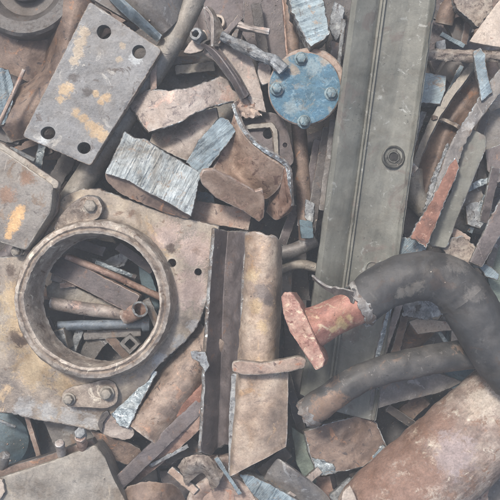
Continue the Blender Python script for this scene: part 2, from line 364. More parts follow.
def cr(p, n):
    """Catmull-Rom resample of a list of numpy points to n points (by index)"""
    p = [np.array(q, float) for q in p]; k = len(p); out = []
    if k == 2: return [p[0] + (p[1] - p[0]) * i / (n - 1) for i in range(n)]
    for i in range(n):
        u = i * (k - 1) / (n - 1); a = min(int(u), k - 2); f = u - a
        p1, p2 = p[a], p[a + 1]; p0 = p[a - 1] if a > 0 else 2 * p1 - p2; p3 = p[a + 2] if a + 2 < k else 2 * p2 - p1
        out.append(.5 * (2 * p1 + (p2 - p0) * f + (2 * p0 - 5 * p1 + 4 * p2 - p3) * f * f + (3 * p1 - p0 - 3 * p2 + p3) * f ** 3))
    return out
def linr(p, n):
    p = [np.array(q, float) for q in p]; k = len(p); out = []
    for i in range(n):
        u = i * (k - 1) / (n - 1); a = min(int(u), k - 2); out.append(p[a] + (p[a + 1] - p[a]) * (u - a))
    return out
def solid(name, G, t, m, em=None, jag=.5, relief=.5, parent=None, smooth=28, flip=False, rim=()):
    """Thicken a grid G[row][col] of scene points into a closed plate."""
    R, Cn = len(G), len(G[0]); sd_ = _r.random() * 40
    em = {M['cut']: M['edge'], M['cutd']: M['edged']}.get(em, em)
    G = [[Vector(q) for q in r] for r in G]
    Nn = [[None] * Cn for _ in range(R)]
    for i in range(R):
        for j in range(Cn):
            a = G[min(i + 1, R - 1)][j] - G[max(i - 1, 0)][j]; b = G[i][min(j + 1, Cn - 1)] - G[i][max(j - 1, 0)]
            n = a.cross(b); n = n.normalized() if n.length > 1e-9 else Vector((0, 0, 1))
            Nn[i][j] = n
    avg = sum((n for r in Nn for n in r), Vector())
    s = 1 if avg.z >= 0 else -1
    if flip: s = -s
    T = []; B = []
    for i in range(R):
        for j in range(Cn):
            p = G[i][j]; n = Nn[i][j] * s
            e = Vector()
            if jag and (i in (0, R - 1)):
                d = (G[0][j] - G[1][j]) if i == 0 else (G[-1][j] - G[-2][j])
                if d.length: e += d.normalized() * jag * (1.3 * fn(p.x / 13 + sd_, p.y / 13) + max(0, .6 + 2.2 * noise.noise(Vector((p.x / 15, p.y / 15, sd_)))) * fn(p.x / 3.2, p.y / 3.2 + sd_, 0, 2))
            if jag and (j in (0, Cn - 1)):
                d = (G[i][0] - G[i][1]) if j == 0 else (G[i][-1] - G[i][-2])
                if d.length: e += d.normalized() * jag * (1.3 * fn(p.x / 13 + sd_, p.y / 13) + max(0, .6 + 2.2 * noise.noise(Vector((p.x / 15, p.y / 15, sd_)))) * fn(p.x / 3.2, p.y / 3.2 + sd_, 0, 2))
            r_ = n * relief * (.8 * fn(p.x / 26 + sd_, p.y / 20, p.z / 20) + .2 * fn(p.x / 5, p.y / 5, p.z / 5))
            T.append(p + e + r_); B.append(p + e * .6 - n * t)
    verts = T + B; o = R * Cn; faces = []; fm = []
    I = lambda i, j: i * Cn + j
    for i in range(R - 1):
        for j in range(Cn - 1):
            q = (I(i, j), I(i + 1, j), I(i + 1, j + 1), I(i, j + 1))
            if s < 0: q = q[::-1]
            faces.append(q); fm.append(1 if j in rim else 0); faces.append(tuple(k + o for k in q[::-1])); fm.append(0)
    loop = [I(0, j) for j in range(Cn)] + [I(i, Cn - 1) for i in range(1, R)] + [I(R - 1, j) for j in range(Cn - 2, -1, -1)] + [I(i, 0) for i in range(R - 2, 0, -1)]
    k = len(loop); ce = []
    # a rounded rim
    mid = []
    cc = sum(T, Vector()) / len(T)
    for q in loop:
        i, j = divmod(q, Cn); d = Vector()
        if i == 0: d += (G[0][j] - G[1][j]).normalized()
        if i == R - 1: d += (G[-1][j] - G[-2][j]).normalized()
        if j == 0: d += (G[i][0] - G[i][1]).normalized()
        if j == Cn - 1: d += (G[i][-1] - G[i][-2]).normalized()
        d = d.normalized() if d.length else d
        p = (verts[q] + verts[q + o]) / 2
        mid.append(len(verts)); verts.append(p + d * min(1.0, t * .3) * (1 + .6 * fn(p.x / 3, p.y / 3, p.z / 3)))
    for i in range(k):
        j = (i + 1) % k; a, b = loop[i], loop[j]
        f1 = (a, b, mid[j], mid[i]); f2 = (mid[i], mid[j], b + o, a + o)
        if s < 0: f1, f2 = f1[::-1], f2[::-1]
        faces += [f1, f2]; fm += [1 if em else 0] * 2
    return make(name, verts, faces, [m] + ([em] if em else []), fm, smooth, parent)
def sheet(name, rows, t, m, em=None, n=(30, 30), interp=('c', 'c'), **kw):
    """rows of (px,py,z) control points, spline-resampled"""
    fr = cr if interp[0] == 'c' else linr; fc = cr if interp[1] == 'c' else linr
    R = [fc(r, n[1]) for r in rows]
    cols = [fr([r[j] for r in R], n[0]) for j in range(n[1])]
    G = [[P(*cols[j][i]) for j in range(n[1])] for i in range(n[0])]
    return solid(name, G, t, m, em, **kw)

def tube(name, path, rad, m, em=None, n=32, step=3, wall=0, jag=0, noise_a=.35, parent=None, flat=1.0, smooth=28, dome=False, ridge=None):
    pts = [P(*p[:3]) for p in path]
    rad = list(rad) if hasattr(rad, '__len__') else [rad] * len(pts)
    rad = [r * (H - p[2]) / H for r, p in zip(rad, path)]
    Ltot = sum((pts[i + 1] - pts[i]).length for i in range(len(pts) - 1))
    k = max(4, int(Ltot / step))
    q = cr([tuple(p) + (r,) for p, r in zip(pts, rad)], k)
    C_ = [Vector(a[:3]) for a in q]; Rr = [max(.2, a[3]) for a in q]
    sd_ = _r.random() * 30
    T = [(C_[min(i + 1, k - 1)] - C_[max(i - 1, 0)]).normalized() for i in range(k)]
    u = T[0].cross(Vector((0, 0, 1)));
    if u.length < .1: u = T[0].cross(Vector((0, 1, 0)))
    u.normalize()
    verts = []; rings = []; faces = []; fm = []
    def ring(c, t_, u_, r, i, inner=False, shift=0):
        v_ = t_.cross(u_).normalized(); row = []
        for a in range(n):
            th = 2 * math.pi * a / n; d = u_ * math.cos(th) + v_ * math.sin(th) * flat
            rr = r * (1 + 0) + noise_a * fn(c.x / 12 + d.x * 1.3 + sd_, c.y / 12 + d.y * 1.3, c.z / 12 + d.z * 1.3) * 1.5
            if ridge: rr += ridge(i / (k - 1), th)
            e = 0
            if jag and i in (0, k - 1):
                e = jag * (1.5 * fn(math.cos(th) * 1.5 + sd_, math.sin(th) * 1.5, 3) + fn(math.cos(th) * 5, math.sin(th) * 5 + sd_, 3)) * (-1 if i == 0 else 1)
            verts.append(c + d * rr + t_ * (e + shift)); row.append(len(verts) - 1)
        return row
    U = []
    for i in range(k):
        u = (u - T[i] * u.dot(T[i])).normalized(); U.append(u)
        rings.append(ring(C_[i], T[i], u, Rr[i], i))
    def bridge(a, b, mi=0, fl=False):
        for i in range(n):
            j = (i + 1) % n; f = (a[i], a[j], b[j], b[i])
            faces.append(f[::-1] if fl else f); fm.append(mi)
    for i in range(k - 1): bridge(rings[i], rings[i + 1])
    e1 = 1 if em else 0
    if wall:
        inner = [ring(C_[i], T[i], U[i], Rr[i] - wall, i) for i in range(k)]
        for i in range(k - 1): bridge(inner[i], inner[i + 1], 0, True)
        bridge(inner[0], rings[0], e1); bridge(rings[-1], inner[-1], e1)
    else:
        for end in (0, k - 1):
            c, t_, r = C_[end], T[end] * (-1 if end == 0 else 1), Rr[end]
            prev = rings[end]; fl = end == 0
            seq = [(.85, .5 * 1.0), (.5, .8), (.15, .9)] if not dome else [(.9, r * .25), (.65, r * .5), (.35, r * .64), (.1, r * .68)]
            for s_, h_ in seq:
                v_ = T[end].cross(U[end]).normalized(); row = []
                for a in range(n):
                    th = 2 * math.pi * a / n; d = U[end] * math.cos(th) + v_ * math.sin(th) * flat
                    verts.append(c + d * r * s_ + t_ * (h_ + .5 * fn(d.x * 3 * s_ + sd_, d.y * 3 * s_, d.z))); row.append(len(verts) - 1)
                bridge(prev, row, e1 if not dome else 0, fl); prev = row
            verts.append(c + t_ * seq[-1][1]); ci = len(verts) - 1
            for i in range(n):
                f = (prev[i], prev[(i + 1) % n], ci); faces.append(f[::-1] if fl else f); fm.append(e1 if not dome else 0)
    # consistent outward normals are fixed by a quick recalculation
    ob = make(name, verts, faces, [m] + ([em] if em else []), fm, smooth, parent)
    recalc(ob); return ob
def recalc(ob):
    import bmesh
    bm = bmesh.new(); bm.from_mesh(ob.data); bmesh.ops.recalc_face_normals(bm, faces=bm.faces); bm.to_mesh(ob.data); bm.free()

def lathe(name, c, prof, m, em=None, axis=(0, 0, 1), shear=0, n=48, noise_a=.3, parent=None, smooth=35, close=False, sides=None, ey=1.0, epr=()):
    """profile (r,h) about the axis through c (px,py,z); epr = profile segments with edge material"""
    sc_ = (H - c[2]) / H; prof = [(r * sc_, h) for r, h in prof]
    c = P(*c); ax = Vector(axis).normalized(); u = ax.orthogonal().normalized(); 
    if abs(ax.z) > .9: u = (Vector((1, 0, 0)) - ax * ax.x).normalized()
    v = ax.cross(u); sd_ = _r.random() * 20
    if sides: n = sides * 4
    verts = []; rows = []
    for (r, h) in prof:
        row = []
        for a in range(n):
            th = 2 * math.pi * a / n
            rr = r
            if sides:
                hs = math.pi / sides; t2 = (th % (2 * hs)) - hs; rr = r * min(1.0, math.cos(hs) / math.cos(t2) * 1.04)
            d = u * math.cos(th) + v * math.sin(th) * ey
            nzv = noise_a * (fn(math.cos(th) * 2 + sd_, math.sin(th) * 2, h / 6) + .6 * fn(math.cos(th) * rr / 4, math.sin(th) * rr / 4, h / 5 + sd_))
            verts.append(c + d * max(.01, rr + (nzv if r > .5 else 0)) + ax * (h + nzv * .6) + Vector((h * shear if r < 70 else 0, 0, 0))); row.append(len(verts) - 1)
        rows.append(row)
    faces = []; fm = []
    k = len(rows)
    for i in range(k - 1 + (1 if close else 0)):
        a, b = rows[i], rows[(i + 1) % k]
        for x in range(n):
            y = (x + 1) % n; faces.append((a[x], a[y], b[y], b[x])); fm.append(1 if (em and i in epr) else 0)
    if not close:
        faces.append(tuple(rows[0])); fm.append(0); faces.append(tuple(rows[-1])); fm.append(0)
    ob = make(name, verts, faces, [m] + ([em] if em else []), fm, smooth, parent); recalc(ob); return ob
def bolt(x, y, z, r, h, m, parent, name='bolt', axis=(0, 0, 1), washer=True, dome=.6):
    pr = [(r, -1), (r, h * .25), (r, h * .8), (r * .84, h), (r * .5, h * 1.08), (r * .25, h * 1.1)]
    b_ = lathe(name, (x, y, z), pr, m, axis=axis, sides=6, noise_a=.5, parent=parent)
    if washer: lathe('washer', (x, y, z), [(r * 1.28, -1), (r * 1.28, h * .16), (r * 1.15, h * .22), (r * .9, h * .22)], m, axis=axis, n=28, noise_a=.3, parent=b_)
    return b_
def bar(name, a, b, w, t, m, em=None, **kw):
    """straight flat bar between two photo points with heights, width w, top face up"""
    dx, dy = b[0] - a[0], b[1] - a[1]; l = math.hypot(dx, dy); nx, ny = -dy / l * w / 2, dx / l * w / 2
    poly = [(a[0] + nx, a[1] + ny), (b[0] + nx, b[1] + ny), (b[0] - nx, b[1] - ny), (a[0] - nx, a[1] - ny)]
    g = (b[2] - a[2]) / l
    return slab(name, poly, (a[2] + b[2]) / 2, t, m, em, tilt=(g * dx / l, g * dy / l), **kw)
# ============================================================ the ground under the heap
def ground():
    n = 150; S = 1500; G = []
    for i in range(n + 1):
        for j in range(n + 1):
            x = -S + 2 * S * i / n; y = -S + 2 * S * j / n
            G.append((x, y, -122 + 8 * fn(x / 60, y / 60, 0) + 4 * fn(x / 14, y / 14, 5)))
    F = [(i * (n + 1) + j, (i + 1) * (n + 1) + j, (i + 1) * (n + 1) + j + 1, i * (n + 1) + j + 1) for i in range(n) for j in range(n)]
    o = make('ground', G, F, [M['soil']]); o['kind'] = 'structure'; return o
ground()

# ============================================================ top left corner
# bolt plate with four holes
tag(slab('bolt_plate', [(90, 2), (161, 50), (90, 165), (23, 136)], 34, 15, M['plate'], M['tanedge'], tilt=(.02, -.03),
    holes=[(104, 32, 7.4), (139, 52, 7.0), (48, 133, 7.6, 6.6), (84, 148, 6.8, 6.2)], jag=.35, rad=3, bev=1.2, relief=.45, grid=2.6, striae=.5),
    'thick grey rectangular steel plate with four round bolt holes and ochre rust patches', 'steel plate')
# brown curved casting left of the plate
tag(sheet('curved_casting', [
    [(50, -14, -12), (60, -12, 6), (78, -10, 16), (97, -8, 10)],
    [(50, 22, -14), (58, 24, 4), (70, 26, 14), (90, 26, 6)],
    [(47, 48, -16), (54, 52, 2), (64, 56, 12), (80, 60, 4)],
    [(36, 74, -18), (42, 80, 0), (50, 86, 10), (66, 94, 2)],
    [(14, 88, -20), (16, 100, -2), (22, 116, 8), (38, 132, 0)],
    [(-8, 92, -22), (-6, 106, -4), (0, 124, 4), (12, 142, -4)]], 16, M['brown'], M['brown'], n=(60, 22), jag=.5, relief=.9),
    'brown rusty curved casting rim running down beside the four-hole grey plate', 'casting')
# dark drum
t = thing('brake_drum', 'dark round drum with a stepped rim cut by the top left corner', 'drum', (26, -16, 0))
lathe('rim', (26, -16, 0), [(54, -26), (55, -4), (54, 6), (51, 9), (40, 10), (38, 8), (33, 0), (31, -3), (24, -4), (.6, -3)], M['dark'], parent=t, noise_a=.5, n=72)
lathe('hub', (26, -16, -2), [(19, -3), (19, 7), (17, 9), (9, 10), (.6, 10)], M['darker'], parent=t, noise_a=.4)
# rusty sheet below the drum
tag(slab('rusty_sheet', [(-10, 26), (20, 30), (52, 26), (54, 50), (46, 70), (30, 82), (12, 74), (-10, 72)], -14, 5, M['brown'], M['tanedge'], curve=lambda x, y: 5 * math.sin(x / 13) - (y - 50) * .15, jag=.8, relief=1.2),
    'light brown rusty sheet bulging out below the dark round drum', 'metal sheet')
tag(slab('steel_offcut', [(-6, 66), (8, 70), (13, 84), (11, 108), (4, 124), (-6, 126)], 6, 26, M['sawnc'], M['cutd'], jag=.9, ridges=(80, 1.4, 2.5), grid=2, tilt=(-.3, 0)),
    'bluish bright torn steel offcut at the left edge beside a thin rod', 'offcut')
tag(tube('thin_rod', [(24, 70, 30), (12, 96, 30), (-3, 128, 30)], 2.2, M['brownp'], n=14, noise_a=.15), 'thin straight tan rod leaning over the brown casting at the left edge', 'rod')
tag(slab('dark_lug', [(-6, 112), (10, 118), (22, 132), (18, 144), (6, 142), (-6, 138)], -6, 14, M['dark'], jag=.8),
    'small dark lug under the lower end of the thin tan rod', 'lug')
# grey block with rounded corners, left edge
t = thing('cast_cover', 'grey-brown cast cover with rounded corners and an orange rust spot at the left edge', 'cover', (20, 195, 0))
mcov = mat('cover_grey_brown', [(106,98,94),(126,118,112),(146,136,128)], 26, ((118,100,86), .3, 18), ((92,82,78), .22, 12), spots=[((190,148,98), [(24,210,4),(21,216,5),(19,222,5),(16,228,4.6),(13,235,3.6)]), ((128,96,76), [(10,196,7),(30,180,6)])])
slab('cover_body', [(-14, 150), (0, 150), (52, 186), (49, 212), (25, 249), (-14, 236)], 34, 26, mcov, M['box'], tilt=(.06, .04), rad=3, bev=2.4, jag=.3, relief=.8, grid=2.6, parent=t)
slab('cover_rim', [(-14, 137), (2, 144), (40, 170), (58, 182), (57, 188), (52, 187.5), (0, 151.5), (-14, 148)], 31.5, 12, M['box'], M['tanedge'], tilt=(.06, .05), rad=2, bev=1.4, jag=.4, grid=2.4, parent=t)
slab('side_flange', [(52, 190), (59, 195), (57, 212), (30, 254), (24, 253), (49, 212)], 20, 12, M['brown'], rad=2, jag=.4, grid=2.4, parent=t)
bolt(17, 251, 20, 4.6, 5, M['box'], t)
# shaft and gear teeth hidden below
tag(tube('grey_shaft', [(100, 160, -24), (76, 196, -20), (56, 226, -16)], 12, M['plate2'], n=30), 'grey-brown round shaft end between the cast cover and the round housing', 'shaft')
for i, (x, y, a, l, w, z, mk, lab) in enumerate([
    (36, 152, 20, 30, 12, -30, 'dark', 'dark flat offcut in the gap under the lower left corner of the four-hole plate'),
    (40, 156, 80, 26, 7, -22, 'cut', 'small bright flake of cut steel in the gap under the four-hole plate'),
    (64, 166, 60, 44, 14, -34, 'darker', 'blackened strip standing in the gap below the two lower bolt holes'),
    (74, 178, -30, 40, 12, -44, 'dark', 'dark bar end in the gap above the round housing'),
    (30, 168, 0, 50, 16, -60, 'darker', 'blackened flat scrap lowest in the gap right of the cast cover'),
    (18, 138, 30, 26, 10, -14, 'brown', 'short brown strip pressed against the top edge of the cast cover')]):
    a = math.radians(a); dx, dy = math.cos(a) * l / 2, math.sin(a) * l / 2
    tag(bar('offcut', (x - dx, y + dy, z - 3), (x + dx, y - dy, z + 3), w, 6, M[mk], M['cutd'] if mk == 'cut' else None, jag=.9), lab, 'offcut')
# steel drum segment top
t = thing('drum_segment', 'grey curved drum segment with a dark blue rim at the top edge', 'drum segment', (140, 5, 10))
sheet('segment_wall', [[(106, -14, 22), (128, 10, 30), (158, 36, 22)], [(120, -16, 34), (142, -2, 40), (168, 30, 28)], [(150, -20, 36), (172, -8, 36), (181, 16, 22)], [(185, -24, 20), (192, -10, 14), (188, 2, 8)]], 6, M['plate2'], M['box'], n=(26, 30), jag=.2, parent=t)
mblue = mat('dark_blue_grey_rim', [(74, 84, 92), (96, 108, 116), (122, 132, 138)], 12, ((88, 84, 82), .25, 8), wear=(175, 180, 182))
sheet('segment_rim', [[(98, -14, 24), (120, 11, 33), (157, 42, 24)], [(104, -15, 33), (126, 7, 40), (160, 39, 29)], [(108, -14, 33), (130, 5, 40), (162, 35, 29)]], 7, mblue, M['cutd'], n=(8, 44), jag=.2, parent=t)
sheet('segment_base', [[(88, -4, 14), (94, 0, 20), (112, 11, 22), (136, 24, 20)], [(92, -8, 14), (100, -6, 20), (116, 4, 22), (140, 20, 20)]], 6, M['dark'], n=(5, 20), parent=t)
# long diagonal pipe
tag(tube('long_pipe', [(200, -14, 18), (182, 24, 14), (158, 66, 8), (128, 112, 2), (100, 155, -2), (70, 201, -8)], [11.5, 11.5, 11.5, 12, 12, 12], M['box'], n=36, noise_a=.3),
    'long dull grey-tan pipe running diagonally down from the top edge and under the four-hole plate', 'pipe')
tag(slab('pointed_wedge', [(150, 56), (156, 50), (156, 88), (151, 90)], 22, 8, M['brownp'], jag=.3, grid=2),
    'narrow pointed wedge on the long diagonal pipe by the right corner of the four-hole plate', 'wedge')

# ============================================================ round housing with its ring
t = thing('ring_housing', 'large tan cast iron housing plate with a raised round ring opening', 'housing', (100, 300, 0))
slab('housing_plate', [(-14, 258), (8, 258), (24, 256), (40, 236), (52, 212), (64, 197), (80, 190), (100, 190), (122, 198), (160, 212), (200, 222), (218, 227), (216, 250), (214, 275), (208, 298), (197, 325),
    (184, 342), (168, 355), (152, 372), (140, 392), (128, 414), (110, 427), (96, 430), (66, 424), (40, 420), (12, 413), (-14, 410)], 6, 15, M['tan'], M['cutd'], tilt=(.02, -.02),
    holes=[(98, 300, 68), (172, 263, 4.6), (198, 272, 4.2)], jag=.9, bev=1.8, relief=1.5, grid=3, parent=t,
    curve=lambda x, y: 7 * math.exp(-((math.hypot(x - 97, y - 300) - 84) / 14) ** 2))
lathe('ring', (93, 300, 34), [(84, -26), (81, -12), (79.5, -3), (77.5, 1), (74, 2.2), (72, .6), (69.8, 2.0), (67.4, 1.2), (66, -3), (65.4, -10), (65, -20), (64, -27), (74, -29)], M['tanring'], parent=t, n=150, noise_a=1.1, close=True, shear=-.3)
slab('upper_lug', [(53, 230), (58, 219), (70, 205), (84, 196), (97, 197), (103, 207), (100, 217), (88, 222), (74, 222), (60, 230)], 24, 12, M['tanring'], M['cutd'], tilt=(.05, -.15), rad=5, jag=.6, relief=1.4, grid=2.2, parent=t)
bolt(91, 206, 24, 6.2, 6, M['box'], t)
lk = slab('link_bracket', [(63, 392), (70, 388), (104, 380), (114, 382), (118, 392), (116, 404), (106, 408), (66, 406), (62, 400)], 15, 8, M['tanring'], M['tanedge'], rad=4, jag=.25, relief=.8, grid=2.2, parent=t)
bolt(69, 399, 16, 5.0, 6, M['box'], t); bolt(107, 393, 16, 5.8, 8, M['box'], t)
slab('weld_pad', [(134, 214), (150, 220), (147, 227), (136, 224)], 9.5, 3, M['palet'], jag=.6, grid=2, parent=t)
slab('corner_boss', [(122, 208), (131, 210), (141, 222), (136, 228), (126, 220)], 10, 5, M['brown'], rad=3, jag=.4, grid=2, parent=t)
slab('torn_patch', [(112, 414), (122, 404), (134, 392), (152, 370), (156, 372), (146, 392), (136, 412), (128, 428), (118, 424)], 9, 5, M['cut'], M['cut'], tilt=(.1, .1), jag=1.3, relief=1.2, grid=2.2, parent=t)

# things lying in the opening, all below the ring
tag(slab('flat_bar', [(50, 272), (54, 257), (64, 257), (139, 296), (131, 313)], -12, 14, M['purple'], M['brownp'], tilt=(.12, 0), jag=.4, grid=2.4, rad=1),
    'dark grey-brown flat bar lying diagonally across the round opening', 'flat bar')
tag(tube('thin_pink_rod', [(66, 256, -8), (110, 274, -14), (134, 285, -20), (162, 298, -26)], 3.4, M['rust'], n=18), 'thin pink rusty rod behind the flat bar in the round opening', 'rod')
tag(slab('tapered_bar', [(47, 287), (54, 282), (68, 284), (96, 298), (128, 306), (126, 314), (100, 312), (70, 304), (48, 298)], -26, 12, M['box'], M['tanedge'], jag=.7, grid=2.4), 'tan tapered bar under the flat bar in the round opening', 'bar')
tag(tube('open_pipe', [(50, 303, -14), (80, 308, -18), (132, 315, -26)], 6.6, M['pink'], M['tanedge'], n=28, wall=1.8, jag=.4), 'small pink-grey open pipe pointing left in the round opening', 'pipe')
tag(tube('blue_grey_bolt', [(58, 326, -20), (100, 325, -22), (142, 324, -26), (144, 324, -26), (150, 324, -26)], [5.2, 5, 5, 8, 7.6], mat('blue_grey_shank', [(86, 94, 104), (110, 118, 128), (136, 142, 148)], 14, ((120, 98, 88), .25, 9)), n=24), 'long blue-grey bolt with a round head lying across the round opening', 'bolt')
tag(tube('rusty_tube_end', [(126, 316, -18), (137, 311, -8), (140, 309, -3)], 8.4, M['rust'], M['cutd'], n=28, wall=2, jag=.5), 'short rusty tube end facing up at the right end of the flat bar', 'tube')
tag(slab('bright_block', [(49, 334), (63, 329), (68, 349), (56, 353)], -14, 18, M['cutd'], M['box'], tilt=(.2, -.2), jag=.5, grid=2), 'small bright grey block at the lower left of the round opening', 'block')
tag(sheet('curved_strap', [[(78, 364, -38), (84, 345, -34), (96, 332, -32), (112, 326, -34)], [(92, 368, -38), (98, 354, -34), (107, 343, -32), (120, 337, -34)]], 7, M['plate2'], M['box'], n=(8, 26)), 'grey curved strap at the bottom of the round opening', 'strap')
lathe_nut = tag(lathe('square_nut', (130, 344, -28), [(11, -9), (11, 0), (9.5, 1.5), (5.5, 1.5), (5, -2), (4.5, -9)], M['dark'], sides=4, n=16, noise_a=.3, close=True), 'dark square nut at the lower right of the round opening', 'nut')
tag(slab('grey_lump', [(92, 258), (104, 261), (122, 252), (128, 258), (124, 266), (108, 270), (96, 266)], -32, 10, M['cutd'], jag=1, relief=2, grid=2), 'light grey crusty lump at the top of the round opening', 'scrap lump')
tag(slab('small_clamp', [(104, 270), (120, 268), (136, 276), (134, 284), (112, 280)], -38, 10, M['purple'], M['cutd'], jag=.8), 'small grey clamp above the thin pink rod in the round opening', 'clamp')
tag(slab('green_strip', [(138, 262), (146, 264), (156, 290), (160, 316), (150, 312), (142, 286)], -40, 8, M['teal'], jag=.6), 'greenish strip along the right side of the round opening', 'strip')
tag(slab('dark_wedge', [(136, 300), (150, 306), (164, 320), (152, 344), (142, 330), (134, 318)], -48, 12, M['dark'], jag=.6), 'dark wedge under the tube end at the right of the round opening', 'wedge')
tag(slab('dark_plate', [(60, 250), (96, 240), (146, 250), (160, 280), (120, 296), (60, 280)], -62, 10, M['darker'], jag=1), 'blackened plate deepest in the upper half of the round opening', 'steel plate')
tag(slab('dark_plate', [(40, 300), (90, 304), (150, 316), (154, 350), (100, 370), (50, 350)], -58, 10, M['darker'], jag=1), 'blackened plate deepest in the lower half of the round opening', 'steel plate')
tag(slab('clip', [(66, 330), (86, 330), (80, 344), (68, 342)], -32, 8, M['dark'], jag=.7), 'dark clip under the long blue-grey bolt by the bright block', 'clip')
tag(bar('thin_strip', (44, 320, -18), (56, 344, -28), 12, 5, M['purple'], jag=.6), 'purple-grey strip under the left end of the blue-grey bolt', 'strip')
tag(bar('thin_strip', (76, 243, -34), (104, 252, -28), 9, 6, M['purple'], jag=.6), 'purple-grey strip tucked under the top of the ring', 'strip')

# ============================================================ middle top
t = thing('cut_block', 'steel block with a bright striated torch-cut face beside the diagonal pipe', 'block', (150, 170, 0))
slab('cut_face', [(125, 132), (134, 138), (146, 140), (160, 150), (178, 160), (200, 173), (191, 216), (176, 207), (150, 193), (128, 180), (106, 173)], 28, 8, M['sawn'], M['cut'], tilt=(0, -.1), ridges=(-63, .9, 1.4), grid=1.5, jag=.6, relief=1.0, parent=t)
slab('block_body', [(110, 168), (198, 172), (194, 208), (189, 219), (164, 212), (140, 202), (122, 194), (108, 182), (105, 175)], 18, 34, M['brown'], M['brown'], jag=.6, rad=3, tilt=(0, -.25), parent=t)
tag(slab('small_cut_block', [(220, 117), (228, 120), (236, 131), (222, 150), (203, 173), (194, 170), (187, 162), (200, 140)], 26, 22, M['sawnc'], M['cut'], ridges=(-35, 1.2, 3), grid=1.8, jag=.8, relief=1.2),
    'small blue-grey block with a crusty cut face right of the striated block', 'block')
tag(slab('pink_plate', [(129, 105), (136, 96), (150, 90), (168, 91), (186, 89), (204, 84), (220, 77), (228, 80), (232, 90), (241, 94), (239, 101), (228, 102), (214, 105), (196, 112), (180, 121), (164, 127), (149, 132)], 26, 7, M['pink'], M['cut'],
    tilt=(-.05, .05), jag=1.0, bev=1.6, relief=1.2, grid=2.4, curve=lambda x, y: -.004 * (x - 190) ** 2), 'pinkish steel plate with torch-cut lower edge between bolt plate and pink bracket', 'plate offcut')
tag(lathe('dished_cover', (188, 104, -26), [(54, -16), (52, -2), (47, 5), (40, 4), (34, -3), (22, -7), (12, -4), (.6, -3)], M['plate2'], axis=(.1, -.15, 1), n=72, noise_a=.7),
    'grey-brown dished round cover half hidden under the pinkish torch-cut plate', 'cover')
tag(slab('grey_pink_plate', [(152, 134), (170, 126), (200, 112), (216, 108), (218, 118), (200, 140), (187, 160), (176, 156), (150, 142)], -2, 6, M['pink'], M['cut'], tilt=(.15, 0), jag=.5, relief=1.4, curve=lambda x, y: 4 * math.sin((x + y) / 16)),
    'smooth grey-pink plate between the striated block and the small blue-grey block', 'plate offcut')
# bracket assembly
t = thing('lever_bracket', 'pinkish-grey lever bracket with two round eyes and a riveted arm', 'bracket', (225, 50, 0))
slab('back_plate', [(203, -8), (243, -10), (244, 18), (240, 40), (228, 44), (214, 42), (206, 20)], 20, 7, M['purple'], M['cutd'], holes=[(218, 23, 4.4)], jag=.6, grid=2.4, parent=t)
slab('web_plate', [(210, 44), (222, 40), (236, 48), (252, 60), (262, 92), (266, 112), (256, 110), (246, 96), (236, 78), (222, 60)], 22, 7, M['pink'], M['tanedge'], jag=.5, grid=2.4, parent=t)
sheet('curved_rib', [[(203, 8, 34), (209, 14, 38), (211, 28, 38), (211, 46, 32)], [(207, 6, 36), (213, 16, 40), (214, 30, 40), (213, 46, 34)]], 14, M['pink'], M['tanedge'], n=(5, 26), parent=t)
sheet('side_arm', [[(200, 44, 26), (212, 56, 30), (228, 78, 32), (241, 100, 28)], [(205, 44, 32), (217, 54, 36), (233, 76, 38), (245, 98, 34)], [(211, 46, 30), (221, 54, 34), (237, 76, 36), (249, 94, 32)]], 10, M['purple'], M['dark'], n=(9, 34), parent=t)
lathe('bushing', (218, 23, 20), [(7.4, -3), (7.4, 5), (6.6, 6), (4.6, 6), (4.2, 4), (4.2, -3)], M['palet'], parent=t, close=True, n=32, noise_a=.25)
lathe('bright_eye', (198, 36, 24), [(7, -6), (7, 5), (6, 7), (3.6, 7), (3, 4), (3, -6)], M['cutd'], axis=(-.3, .1, 1), parent=t, close=True, n=32, noise_a=.5)
slab('corner_gusset', [(184, 52), (192, 40), (204, 30), (209, 42), (202, 50), (192, 53)], 18, 8, M['pink'], M['tanedge'], jag=.6, grid=2.2, parent=t)
bar('cross_rib', (217, 42, 32), (241, 16, 30), 5, 12, M['purple'], M['tanedge'], jag=.7, grid=2, parent=t)
bar('cross_rib', (232, 44, 30), (240, 20, 26), 4, 10, M['dark'], M['tanedge'], jag=.8, grid=2, parent=t)
tag(tube('crusty_rod', [(222, 36, 34), (242, 46, 38), (262, 56, 42), (276, 62, 46), (284, 70, 46)], [5, 5.6, 5.2, 6.2, 6.4], M['cutd'], n=24, noise_a=1.2, ridge=lambda s, th: .9 * noise.noise(Vector((s * 26, math.cos(th) * 2, math.sin(th) * 2)))),
    'crusty grey rod whose rounded end rests on the blue flange', 'rod')
tag(tube('short_crusty_rod', [(236, 24, 26), (252, 29, 28), (269, 32, 28)], [4.4, 3.4, 3], M['pink'], n=20, noise_a=.9), 'short tapered crusty rod poking into the dark gap at the top', 'rod')
tag(slab('pink_tab', [(259, 62), (270, 66), (271, 82), (262, 85), (258, 74)], 26, 10, M['pink'], M['cut'], jag=.5, rad=2, grid=2), 'small pink tab between the crusty rod and the blue flange', 'tab')
tag(slab('rust_crumb', [(236, 100), (246, 98), (256, 104), (262, 116), (250, 118), (238, 116), (232, 108)], 22, 16, M['brownp'], M['tanedge'], jag=1.8, relief=3.5, grid=2, curve=lambda x, y: 3 * noise.noise(Vector((x / 4, y / 4, 0)))),
    'lumpy brown weld spatter below the pink bracket arm', 'weld lump')
t = thing('square_lug', 'grey lug plate with two holes just below the blue flange', 'lug plate', (268, 140, 0))
slab('lug_plate', [(238, 124), (246, 118), (272, 112), (282, 118), (288, 132), (294, 162), (282, 172), (262, 164), (246, 140)], 10, 8, M['purple'], M['cutd'], holes=[(268, 134, 5.2), (285, 145, 2.6)], jag=.5, rad=4, grid=2.2, parent=t, relief=1)
